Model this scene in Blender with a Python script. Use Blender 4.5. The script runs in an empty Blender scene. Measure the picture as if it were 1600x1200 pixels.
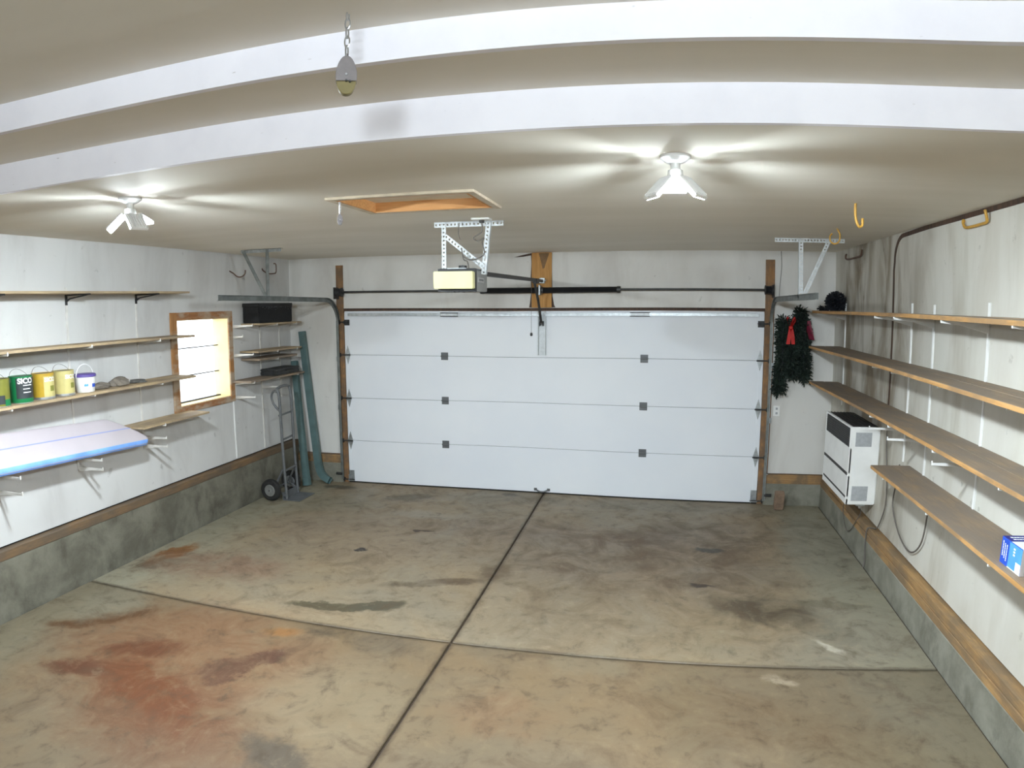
import bpy, bmesh, math, random
from mathutils import Vector, Matrix, Euler
random.seed(7)
PI = math.pi
scene = bpy.context.scene
COL = scene.collection

# ------------------------------------------------------------------ camera
# wide-angle barrel lens measured from the photograph (1600x1200 frame)
CX, CY, CZ = 3.734334, -7.427574, 2.183216
YAW, PITCH, ROLL = -0.217523, -0.11749, -0.003447
LENS = (0.996, -0.234418, 0.331158, -0.22658)      # theta = sum a_i (r/1000px)^i
LENS = (0.000996 * 1000, LENS[1], LENS[2], LENS[3])
cam_d = bpy.data.cameras.new('camera')
cam = bpy.data.objects.new('camera', cam_d)
COL.objects.link(cam)
f = Vector((math.sin(YAW) * math.cos(PITCH), math.cos(YAW) * math.cos(PITCH), math.sin(PITCH)))
rt = Vector((math.cos(YAW), -math.sin(YAW), 0))
up = rt.cross(f)
rt2 = rt * math.cos(ROLL) + up * math.sin(ROLL)
up2 = -rt * math.sin(ROLL) + up * math.cos(ROLL)
cam.matrix_world = Matrix(((rt2.x, up2.x, -f.x, CX), (rt2.y, up2.y, -f.y, CY), (rt2.z, up2.z, -f.z, CZ), (0, 0, 0, 1)))
cam_d.type = 'PANO'
cam_d.sensor_fit = 'HORIZONTAL'
cam_d.sensor_width, cam_d.sensor_height = 36.0, 27.0
cc = cam_d if hasattr(cam_d, 'panorama_type') else cam_d.cycles
cc.panorama_type = 'FISHEYE_LENS_POLYNOMIAL'
cc.fisheye_fov = PI
cc.fisheye_polynomial_k0 = 0.0
MMPX = 36.0 / 1600
for i, a in enumerate(LENS):
    setattr(cc, 'fisheye_polynomial_k%d' % (i + 1), -a / (1000 * MMPX) ** (i + 1))
cam_d.clip_start = 0.02
scene.camera = cam

# ------------------------------------------------------------------ sky, exposure
world = bpy.data.worlds.new('overcast_sky')
scene.world = world
world.use_nodes = True
bg = world.node_tree.nodes['Background']
bg.inputs['Color'].default_value = (0.95, 0.97, 1.0, 1)
bg.inputs['Strength'].default_value = 4.5
scene.view_settings.view_transform = 'Standard'
scene.view_settings.look = 'None'
scene.view_settings.gamma = 1.0
scene.view_settings.use_curve_mapping = False
scene.view_settings.exposure = 0.0
LED = 1580.0                                          # emission of the ceiling lamps' LED faces
scene.cycles.max_bounces = 8
scene.cycles.diffuse_bounces = 6
scene.cycles.sample_clamp_indirect = 6.0
scene.cycles.caustics_reflective = False
scene.cycles.caustics_refractive = False

# ------------------------------------------------------------------ materials
def S(r, g, b):
    c = lambda v: (v / 255 / 12.92) if v / 255 <= 0.04045 else ((v / 255 + 0.055) / 1.055) ** 2.4
    return (c(r), c(g), c(b), 1.0)

class NT:
    def __init__(s, name):
        s.m = bpy.data.materials.new(name); s.m.use_nodes = True
        s.t = s.m.node_tree; s.b = s.t.nodes['Principled BSDF']
        tc = s.t.nodes.new('ShaderNodeTexCoord'); s.obj = tc.outputs['Object']
        geo = s.t.nodes.new('ShaderNodeNewGeometry'); s.pos = geo.outputs['Position']
    def n(s, kind, **kw):
        nd = s.t.nodes.new('ShaderNode' + kind)
        for k, v in kw.items():
            if k in nd.inputs: s.set(nd.inputs[k], v)
            else: setattr(nd, k, v)
        return nd
    def set(s, inp, v):
        if isinstance(v, bpy.types.NodeSocket): s.t.links.new(v, inp)
        else: inp.default_value = v
    def noise(s, vec, scale, detail=5, rough=0.55, dist=0.0, col=False):
        nd = s.n('TexNoise', Scale=scale, Detail=detail, Roughness=rough, Distortion=dist)
        s.set(nd.inputs['Vector'], vec)
        return nd.outputs['Color' if col else 'Fac']
    def mapping(s, vec, loc=(0, 0, 0), rot=(0, 0, 0), scale=(1, 1, 1), kind='POINT'):
        nd = s.n('Mapping'); nd.vector_type = kind
        s.set(nd.inputs['Vector'], vec); nd.inputs['Location'].default_value = loc
        nd.inputs['Rotation'].default_value = rot; nd.inputs['Scale'].default_value = scale
        return nd.outputs[0]
    def ramp(s, fac, a, b, lo=0.0, hi=1.0, smooth=True):
        nd = s.n('MapRange'); nd.interpolation_type = 'SMOOTHSTEP' if smooth else 'LINEAR'; nd.clamp = True
        s.set(nd.inputs['Value'], fac)
        for k, v in (('From Min', a), ('From Max', b), ('To Min', lo), ('To Max', hi)): nd.inputs[k].default_value = v
        return nd.outputs[0]
    def mix(s, fac, a, b, blend='MIX'):
        nd = s.t.nodes.new('ShaderNodeMix'); nd.data_type = 'RGBA'; nd.blend_type = blend
        s.set(nd.inputs[0], fac); s.set(nd.inputs[6], a); s.set(nd.inputs[7], b)
        return nd.outputs[2]
    def math(s, op, a, b=0.0):
        nd = s.n('Math'); nd.operation = op
        s.set(nd.inputs[0], a); s.set(nd.inputs[1], b)
        return nd.outputs[0]
    def out(s, col, rough=0.6, metal=0.0, bump=None, bstr=0.2, bdist=0.01, spec=0.5):
        s.set(s.b.inputs['Base Color'], col); s.set(s.b.inputs['Roughness'], rough)
        s.set(s.b.inputs['Metallic'], metal); s.b.inputs['Specular IOR Level'].default_value = spec
        if bump is not None:
            bn = s.n('Bump'); bn.inputs['Strength'].default_value = bstr; bn.inputs['Distance'].default_value = bdist
            s.set(bn.inputs['Height'], bump); s.t.links.new(bn.outputs[0], s.b.inputs['Normal'])
        return s.m

def plain(name, c, rough=0.5, metal=0.0, var=0.12, scale=8.0, bump=0.0, spec=0.5):
    k = NT(name); nz = k.noise(k.obj, scale)
    dark = tuple(v * (1 - var) for v in c[:3]) + (1,)
    lite = tuple(min(1, v * (1 + var)) for v in c[:3]) + (1,)
    return k.out(k.mix(k.ramp(nz, 0.3, 0.7), dark, lite), rough, metal, nz if bump else None, bump, 0.005, spec)

def wood(name, a, b, axis='y', dirt=None, dirt_amt=0.0, rough=0.75, scale=1.0):
    k = NT(name)
    sc = {'x': (0.7, 14, 14), 'y': (14, 0.7, 14), 'z': (14, 14, 0.7)}[axis]
    v = k.mapping(k.pos, scale=tuple(q * scale for q in sc))
    g = k.noise(v, 2.2, 6, 0.6, 1.2)
    fine = k.noise(v, 9.0, 3, 0.6)
    c = k.mix(k.ramp(g, 0.32, 0.68), a, b)
    c = k.mix(k.math('MULTIPLY', k.ramp(fine, 0.45, 0.75), 0.35), c, tuple(q * 0.45 for q in a[:3]) + (1,))
    if dirt:
        d = k.noise(k.mapping(k.pos, scale=(5, 2.0, 5)), 1.4, 6, 0.62)
        c = k.mix(k.math('MULTIPLY', k.ramp(d, 0.5 - 0.3 * dirt_amt, 0.62), 0.85), c, dirt)
    return k.out(c, rough, 0, g, 0.25, 0.004)

def drywall(name, base, dark, soot=False):
    k = NT(name)
    streak = k.noise(k.mapping(k.pos, scale=(1.1, 1.1, 0.3)), 2.4, 6, 0.6, 0.6)
    patch = k.noise(k.pos, 1.1, 4, 0.55)
    spots = k.noise(k.pos, 9.0, 3, 0.6)
    c = k.mix(k.math('MULTIPLY', k.ramp(streak, 0.42, 0.75), 0.55), base, dark)
    c = k.mix(k.math('MULTIPLY', k.ramp(patch, 0.5, 0.75), 0.35), c, dark)
    c = k.mix(k.math('MULTIPLY', k.ramp(spots, 0.66, 0.75), 0.4), c, tuple(q * 0.5 for q in dark[:3]) + (1,))
    if soot:   # sooty run marks on the boards behind the heater
        sep = k.n('SeparateXYZ'); k.set(sep.inputs[0], k.pos)
        y = sep.outputs['Y']
        wob = k.math('ADD', y, k.math('MULTIPLY', k.math('SUBTRACT', k.noise(k.pos, 1.3), 0.5), 0.9))
        band = k.math('MULTIPLY', k.ramp(wob, -2.9, -1.75), k.ramp(y, -0.02, -0.5))
        st2 = k.noise(k.mapping(k.pos, scale=(1.7, 1.7, 0.5)), 2.0, 5, 0.58, 0.7)
        amt = k.math('MULTIPLY', band, k.ramp(st2, 0.34, 0.66, 0.12, 0.8))
        c = k.mix(amt, c, S(106, 89, 62))
        st3 = k.noise(k.mapping(k.pos, scale=(1.6, 1.6, 0.35)), 1.7, 4, 0.6)
        far = k.math('MULTIPLY', k.ramp(y, -5.2, -2.2), k.math('MULTIPLY', k.ramp(st3, 0.5, 0.7), 0.45))
        c = k.mix(far, c, S(140, 128, 104))
    return k.out(c, 0.8, 0, k.noise(k.pos, 40, 3), 0.08, 0.004, 0.25)

MT = {}
MT['wall_l'] = drywall('drywall_left', S(206, 205, 203), S(178, 175, 172))
MT['wall_b'] = drywall('drywall_door_wall', S(220, 218, 214), S(194, 189, 183))
MT['wall_r'] = drywall('drywall_sooty', S(204, 201, 192), S(182, 176, 162), True)
k = NT('ceiling_paint')
nz = k.noise(k.mapping(k.pos, scale=(0.5, 2.2, 1)), 1.5, 5, 0.55)
c = k.mix(k.ramp(nz, 0.3, 0.7), S(224, 219, 207), S(230, 225, 214))
MT['ceiling'] = k.out(c, 0.7, 0, k.noise(k.pos, 30), 0.05, 0.004, 0.3)
k = NT('fascia_white')
nz = k.noise(k.pos, 3.0, 6, 0.6); sp = k.noise(k.mapping(k.pos, scale=(1, 4, 4)), 14, 2, 0.6)
c = k.mix(k.ramp(nz, 0.35, 0.75), S(242, 240, 247), S(234, 232, 240))
c = k.mix(k.math('MULTIPLY', k.ramp(sp, 0.74, 0.8), 0.5), c, S(140, 130, 120))
MT['fascia'] = k.out(c, 0.6)

# concrete curb
k = NT('curb_concrete')
a1 = k.noise(k.pos, 3.0, 8, 0.65, 0.3); a2 = k.noise(k.mapping(k.pos, scale=(2.2, 2.2, 1.2)), 2.0, 6, 0.65)
c = k.mix(k.ramp(a1, 0.3, 0.7), S(92, 89, 78), S(124, 121, 108))
c = k.mix(k.math('MULTIPLY', k.ramp(a2, 0.5, 0.7), 0.55), c, S(66, 62, 52))
MT['curb'] = k.out(c, 0.85, 0, a1, 0.5, 0.01, 0.3)

k = NT('curb_concrete_pale')
a1 = k.noise(k.pos, 3.4, 8, 0.65, 0.3); a2 = k.noise(k.mapping(k.pos, scale=(2.2, 2.2, 1.2)), 2.3, 6, 0.65)
c = k.mix(k.ramp(a1, 0.3, 0.7), S(116, 114, 102), S(144, 142, 130))
c = k.mix(k.math('MULTIPLY', k.ramp(a2, 0.52, 0.7), 0.5), c, S(88, 84, 72))
MT['curb_r'] = k.out(c, 0.85, 0, a1, 0.5, 0.01, 0.3)

# floor concrete with its stains (world metres: cx, cy, rx, ry, angle deg, colour, strength, inner radius)
BLOBS = [
    (3.6, -1.9, 1.5, 0.9, 0, S(118, 98, 78), 0.75, 0.1), (4.3, -1.2, 1.0, 0.6, 10, S(116, 100, 82), 0.6, 0.1),
    (2.7, -1.3, 1.4, 0.35, 0, S(126, 106, 88), 0.5, 0.1), (1.2, -1.7, 1.3, 0.9, 8, S(160, 142, 120), 0.6, 0.1),
    (3.3, -3.0, 1.3, 0.7, 0, S(150, 130, 102), 0.6, 0.1), (0.95, -4.4, 1.15, 0.9, -10, S(160, 120, 88), 0.85, 0.15),
    (1.2, -4.9, 0.9, 0.5, -15, S(140, 98, 68), 0.75, 0.1), (0.55, -4.15, 0.8, 0.5, 20, S(164, 128, 96), 0.8, 0.15),
    (-0.05, -4.05, 0.42, 0.13, 42, S(120, 80, 42), 0.85, 0.2), (0.35, -4.72, 0.30, 0.16, 10, S(118, 66, 40), 0.8, 0.2),
    (-0.45, -2.78, 0.13, 0.36, -8, S(150, 96, 44), 1.0, 0.4), (-0.35, -3.05, 0.30, 0.14, 30, S(96, 90, 74), 0.7, 0.2),
    (0.1, -2.9, 0.8, 0.35, 10, S(150, 116, 94), 0.7, 0.2), (1.30, -4.22, 0.32, 0.13, 58, S(112, 76, 60), 1.0, 0.4), (0.55, -4.35, 0.34, 0.16, 20, S(126, 74, 44), 0.9, 0.2), (0.95, -4.75, 0.6, 0.22, -20, S(140, 84, 48), 0.9, 0.2),
    (1.32, -3.78, 0.17, 0.06, 12, S(200, 140, 76), 0.6, 0.0), (1.42, -3.3, 0.30, 0.055, 4, S(92, 84, 62), 0.95, 0.5),
    (1.77, -3.2, 0.20, 0.07, 24, S(94, 88, 70), 0.95, 0.5), (1.95, -2.73, 0.34, 0.055, 16, S(98, 82, 62), 0.8, 0.3),
    (2.2, -2.62, 0.24, 0.06, 12, S(112, 92, 70), 0.8, 0.3), (2.45, -2.4, 0.20, 0.22, 0, S(116, 96, 72), 0.7, 0.2),
    (1.62, -3.66, 0.28, 0.09, -6, S(98, 88, 74), 0.8, 0.2), (2.05, -3.75, 0.30, 0.14, 0, S(128, 116, 100), 0.6, 0.1),
    (4.62, -2.75, 0.46, 0.30, -10, S(90, 78, 62), 0.85, 0.25), (4.95, -3.05, 0.34, 0.12, -40, S(108, 98, 80), 0.7, 0.2),
    (5.12, -2.64, 0.26, 0.05, -6, S(112, 100, 70), 1.0, 0.45), (4.25, -1.55, 0.16, 0.05, 0, S(82, 76, 64), 0.9, 0.3),
    (4.15, -2.35, 0.10, 0.03, 0, S(76, 64, 54), 0.9, 0.3), (1.15, -2.15, 0.06, 0.035, 30, S(70, 62, 58), 0.95, 0.5),
    (1.48, -1.55, 0.05, 0.03, 0, S(72, 62, 54), 0.95, 0.5), (1.57, -1.53, 0.05, 0.02, 0, S(66, 56, 50), 0.95, 0.5),
    (1.02, -0.52, 0.3, 0.14, 8, S(112, 102, 84), 0.7, 0.2), (2.1, -0.15, 0.10, 0.05, 0, S(88, 78, 64), 0.8, 0.3),
    (0.0, -0.25, 0.22, 0.06, 0, S(92, 88, 74), 0.8, 0.3), (1.4, -1.0, 0.5, 0.16, 0, S(182, 174, 158), 0.6, 0.1),
    (-0.25, -3.85, 0.34, 0.30, 30, S(176, 172, 152), 0.85, 0.2), (5.2, -3.5, 0.5, 1.3, 0, S(160, 154, 136), 0.7, 0.2),
    (5.3, -1.3, 0.35, 1.1, 0, S(150, 146, 130), 0.75, 0.2), (3.1, -0.3, 2.2, 0.22, 0, S(146, 138, 120), 0.6, 0.1),
    (2.05, -4.45, 0.6, 0.55, 0, S(182, 168, 140), 0.7, 0.1), (1.95, -5.0, 0.22, 0.16, 0, S(112, 104, 92), 0.75, 0.2),
    (3.0, -4.3, 0.4, 0.22, 0, S(172, 140, 108), 0.6, 0.1), (4.3, -4.2, 0.8, 0.35, -12, S(140, 118, 90), 0.6, 0.1),
    (5.0, -4.6, 0.5, 0.4, 0, S(158, 144, 116), 0.6, 0.1), (4.95, -3.30, 0.12, 0.035, -50, S(226, 216, 196), 0.7, 0.2),
    (4.55, -3.74, 0.13, 0.04, -30, S(226, 214, 190), 0.6, 0.2), (3.35, -3.7, 0.30, 0.14, 0, S(178, 166, 140), 0.7, 0.1),
    (2.6, -2.9, 0.14, 0.5, -4, S(166, 152, 128), 0.5, 0.1), (0.3, -1.6, 0.5, 0.4, 0, S(158, 142, 122), 0.6, 0.1),
    (0.2, -0.9, 0.6, 0.35, 0, S(150, 142, 120), 0.6, 0.1),
]
JY_, JX_ = -3.594, 2.470
k = NT('floor_concrete')
P = k.pos
big = k.noise(P, 0.8, 6, 0.62, 0.6); mid = k.noise(P, 2.6, 8, 0.68, 0.8); sml = k.noise(P, 7.5, 7, 0.7, 0.4); fine = k.noise(P, 26, 5, 0.7)
sepf = k.n('SeparateXYZ'); k.set(sepf.inputs[0], P)
X_, Y_ = sepf.outputs['X'], sepf.outputs['Y']
c = k.mix(k.ramp(big, 0.34, 0.66), S(138, 120, 94), S(128, 117, 98))
def warp(amp1, sc1, amp2, sc2):
    out = P
    for amp, sc in ((amp1, sc1), (amp2, sc2)):
        wob = k.noise(P, sc, 6, 0.65, 0.0, True)
        wv = k.n('VectorMath'); wv.operation = 'SUBTRACT'; k.set(wv.inputs[0], wob); wv.inputs[1].default_value = (0.5, 0.5, 0.5)
        ws = k.n('VectorMath'); ws.operation = 'SCALE'; k.set(ws.inputs[0], wv.outputs[0]); ws.inputs['Scale'].default_value = amp
        wa = k.n('VectorMath'); wa.operation = 'ADD'; k.set(wa.inputs[0], out); k.set(wa.inputs[1], ws.outputs[0]); out = wa.outputs[0]
    return out
wl_, ws_ = warp(0.55, 1.9, 0.22, 7.0), warp(0.16, 3.5, 0.09, 12.0)
# cleaner greenish concrete along the walls
sepw = k.n('SeparateXYZ'); k.set(sepw.inputs[0], wl_)
edge = k.math('MAXIMUM', k.ramp(sepw.outputs['X'], 0.15, -0.45), k.ramp(sepw.outputs['X'], 4.75, 5.35))
c = k.mix(k.math('MULTIPLY', edge, 0.8), c, S(140, 136, 118))
mott = k.ramp(mid, 0.34, 0.60, 0.35, 1.0)
for (bx, by, rx, ry, ang, colr, st, inner) in BLOBS:
    bigb = min(rx, ry) > 0.12
    v = k.mapping(wl_ if bigb else ws_, (bx, by, 0), (0, 0, math.radians(ang)), (rx * 1.2, ry * (1.2 if bigb else 1.45), 50), 'TEXTURE')
    ln = k.n('VectorMath'); ln.operation = 'LENGTH'; k.set(ln.inputs[0], v)
    msk = k.ramp(ln.outputs['Value'], 1.0, min(0.75, inner + 0.22), 0.0, min(1.0, st * 1.1))
    if max(rx, ry) > 0.25: msk = k.math('MULTIPLY', msk, mott)
    c = k.mix(msk, c, tuple(q * 0.62 for q in colr[:3]) + (1,))
c = k.mix(k.math('MULTIPLY', k.ramp(mid, 0.50, 0.70), 0.5), c, S(96, 79, 60))
c = k.mix(k.math('MULTIPLY', k.ramp(sml, 0.50, 0.74), 0.7), c, S(78, 65, 49))
c = k.mix(k.math('MULTIPLY', k.ramp(sml, 0.46, 0.30), 0.28), c, S(162, 148, 122))
c = k.mix(k.math('MULTIPLY', k.ramp(fine, 0.55, 0.8), 0.22), c, S(160, 148, 124))
# grime that has crept out of the saw-cut joints
jd = k.math('MINIMUM', k.math('ABSOLUTE', k.math('SUBTRACT', X_, JX_)), k.math('ABSOLUTE', k.math('SUBTRACT', Y_, JY_)))
jd = k.math('ADD', jd, k.math('MULTIPLY', k.math('SUBTRACT', sml, 0.5), 0.10))
c = k.mix(k.ramp(jd, 0.042, 0.004, 0.0, 0.65), c, S(66, 54, 40))
near_dim = k.ramp(Y_, JY_ + 0.001, JY_ - 0.001, 0.0, 1.0)     # inner slabs are browner, and darkened in colour to offset strong lamp light
c = k.mix(k.math('MULTIPLY', near_dim, 0.52), c, S(176, 156, 130), 'MULTIPLY')
rg = k.ramp(mid, 0.3, 0.7, 0.42, 0.68)
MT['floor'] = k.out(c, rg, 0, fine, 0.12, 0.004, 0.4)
MT['joint'] = plain('joint_dirt', S(62, 50, 38), 0.9, 0, 0.3, 20)

MT['sill'] = wood('sill_wood', S(150, 116, 76), S(178, 142, 94), 'y', S(118, 100, 78), 0.45)
MT['sill_x'] = wood('sill_wood_x', S(148, 112, 72), S(174, 136, 90), 'x', S(116, 98, 76), 0.45)
MT['sill_old'] = wood('sill_wood_weathered', S(116, 90, 62), S(140, 108, 72), 'y', S(88, 78, 66), 0.9)
MT['stud'] = wood('stud_wood', S(140, 100, 62), S(168, 126, 82), 'z', S(110, 90, 72), 0.6)
MT['board'] = wood('header_board_wood', S(176, 126, 66), S(198, 148, 86), 'z', None)
MT['dkstrip'] = wood('exposed_framing', S(58, 44, 36), S(84, 62, 48), 'z', None)
MT['shelf_r'] = wood('shelf_wood_dirty', S(146, 122, 94), S(160, 136, 108), 'y', S(122, 111, 100), 0.95)
MT['shelf_e'] = wood('shelf_edge_wood', S(178, 134, 80), S(196, 152, 98), 'y', S(140, 112, 80), 0.3)
MT['shelf_l'] = wood('shelf_wood_pale', S(170, 148, 114), S(188, 166, 132), 'y', S(146, 128, 106), 0.4)
MT['casing'] = wood('casing_wood', S(150, 104, 60), S(178, 128, 78), 'z', S(176, 160, 140), 0.12)
MT['casing_y'] = wood('casing_wood_y', S(142, 94, 56), S(170, 118, 74), 'y', S(176, 160, 140), 0.15)
MT['hatch'] = wood('hatch_wood', S(196, 140, 84), S(214, 160, 104), 'x', None)
MT['hatch_trim'] = plain('hatch_trim', S(196, 182, 160), 0.6, 0, 0.15, 10)
MT['jamb'] = plain('jamb_paint', S(230, 212, 166), 0.5, 0, 0.06)
k = NT('door_paint')
nz = k.noise(k.mapping(k.pos, scale=(30, 1, 2)), 5, 4, 0.6); bl = k.noise(k.pos, 0.9, 4)
c = k.mix(k.ramp(bl, 0.3, 0.7), S(238, 241, 246), S(232, 236, 243))
MT['door'] = k.out(c, 0.5, 0, nz, 0.06, 0.003, 0.4)
MT['galv'] = plain('galvanised_steel', S(176, 180, 182), 0.42, 0.75, 0.18, 25)
MT['galv_paint'] = plain('zinc_plate', S(204, 208, 210), 0.5, 0.25, 0.1, 25)
MT['track'] = plain('track_steel', S(128, 132, 130), 0.5, 0.6, 0.2, 12)
MT['dark'] = plain('dark_steel', S(66, 66, 66), 0.5, 0.5, 0.25, 15)
MT['black'] = plain('black_paint', S(30, 30, 32), 0.45, 0.0, 0.2, 12)
MT['blackm'] = plain('black_matte', S(24, 24, 26), 0.85, 0.0, 0.35, 30)
MT['rubber'] = plain('rubber', S(34, 33, 32), 0.8, 0, 0.3, 20)
MT['gsteel'] = plain('grey_enamel', S(104, 106, 108), 0.5, 0.3, 0.12, 12)
MT['green'] = plain('downspout_green', S(92, 116, 116), 0.45, 0.1, 0.15, 6)
MT['white'] = plain('white_enamel', S(232, 232, 230), 0.45, 0, 0.04, 6)
MT['white_pl'] = plain('white_plastic', S(236, 236, 234), 0.4, 0, 0.03, 6)
MT['cream'] = plain('cream_lens', S(222, 216, 166), 0.5, 0, 0.05, 9)
MT['grille'] = plain('dark_grille', S(52, 50, 48), 0.6, 0.2, 0.2, 20)
MT['vent'] = plain('vent_grey', S(170, 172, 174), 0.6, 0.1, 0.08, 40)
MT['brick'] = plain('clay_brick', S(132, 110, 92), 0.9, 0, 0.2, 18, 0.4)
MT['hook'] = plain('hook_yellow', S(196, 150, 62), 0.5, 0.1, 0.2, 20)
MT['hook_r'] = plain('hook_rust', S(104, 80, 68), 0.6, 0.3, 0.25, 20)
MT['cable'] = plain('cable_grey', S(96, 90, 84), 0.6, 0, 0.1, 10)
MT['cable_d'] = plain('cable_dark', S(48, 46, 44), 0.6, 0, 0.1, 10)
MT['pulley'] = plain('pulley_grey', S(124, 118, 118), 0.5, 0.4, 0.12, 20)
MT['pulley_y'] = plain('sheave_yellow', S(122, 110, 66), 0.5, 0.1, 0.1, 20)
MT['deck'] = plain('board_deck', S(194, 185, 190), 0.45, 0, 0.03, 4)
MT['rail_b'] = plain('board_rail_blue', S(120, 166, 236), 0.4, 0, 0.18, 5)
MT['stripe'] = plain('board_stripe', S(150, 160, 208), 0.45, 0, 0.05, 5)
MT['leaf'] = plain('garland_needles', S(28, 42, 34), 0.7, 0, 0.35, 12)
MT['leaf_d'] = plain('dark_needles', S(24, 26, 32), 0.7, 0, 0.35, 12)
MT['red'] = plain('red_ribbon', S(190, 30, 26), 0.5, 0, 0.15, 8)
MT['wine'] = plain('wine_ribbon', S(112, 20, 48), 0.5, 0, 0.15, 8)
MT['tin'] = plain('tin', S(200, 202, 204), 0.3, 0.85, 0.08, 20)
MT['tin_d'] = plain('tin_lid', S(96, 92, 92), 0.4, 0.6, 0.15, 20)
MT['c_green'] = plain('can_green', S(24, 116, 68), 0.4, 0, 0.08, 10)
MT['c_gold'] = plain('can_gold', S(182, 148, 50), 0.4, 0, 0.1, 10)
MT['c_pale'] = plain('can_pale', S(190, 178, 118), 0.4, 0, 0.08, 10)
MT['c_olive'] = plain('can_olive', S(124, 124, 52), 0.4, 0, 0.1, 10)
MT['c_dark'] = plain('can_label_dark', S(46, 52, 54), 0.5, 0, 0.2, 14)
MT['purple'] = plain('lid_purple', S(92, 76, 146), 0.4, 0, 0.06, 10)
MT['blue'] = plain('box_blue', S(34, 78, 190), 0.45, 0, 0.06, 10)
MT['navy'] = plain('box_navy', S(52, 54, 130), 0.45, 0, 0.06, 10)
MT['sky'] = plain('box_light_blue', S(84, 156, 208), 0.45, 0, 0.1, 10)
MT['dkred'] = plain('box_dark_red', S(128, 34, 26), 0.5, 0, 0.15, 10)
MT['cloth'] = plain('glove_cloth', S(112, 104, 94), 0.9, 0, 0.25, 18, 0.6)
MT['cloth_d'] = plain('rag_dark', S(92, 90, 86), 0.9, 0, 0.2, 18, 0.4)
MT['snow'] = plain('snow', S(244, 246, 250), 0.9, 0, 0.02, 1)
MT['crack'] = plain('spider_crack', S(120, 108, 96), 0.9)
k = NT('window_glass')
gl = k.t.nodes.new('ShaderNodeBsdfGlossy'); gl.inputs['Roughness'].default_value = 0.02
tr = k.t.nodes.new('ShaderNodeBsdfTransparent'); tr.inputs['Color'].default_value = (0.95, 0.97, 0.97, 1)
mx = k.t.nodes.new('ShaderNodeMixShader'); mx.inputs[0].default_value = 0.06
k.t.links.new(tr.outputs[0], mx.inputs[1]); k.t.links.new(gl.outputs[0], mx.inputs[2])
k.t.links.new(mx.outputs[0], k.t.nodes['Material Output'].inputs['Surface'])
MT['glass'] = k.m
k = NT('led_face')
k.b.inputs['Base Color'].default_value = (1, 1, 1, 1)
k.b.inputs['Emission Color'].default_value = (0.82, 0.93, 1.0, 1)
k.b.inputs['Emission Strength'].default_value = LED
MT['led'] = k.m
k = NT('unseen_batten_diffuser')  # glowing face of the batten added out of view
k.b.inputs['Base Color'].default_value = (1, 1, 1, 1)
k.b.inputs['Emission Color'].default_value = (0.82, 0.93, 1.0, 1)
k.b.inputs['Emission Strength'].default_value = LED * 0.215
MT['fill_led'] = k.m

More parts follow.
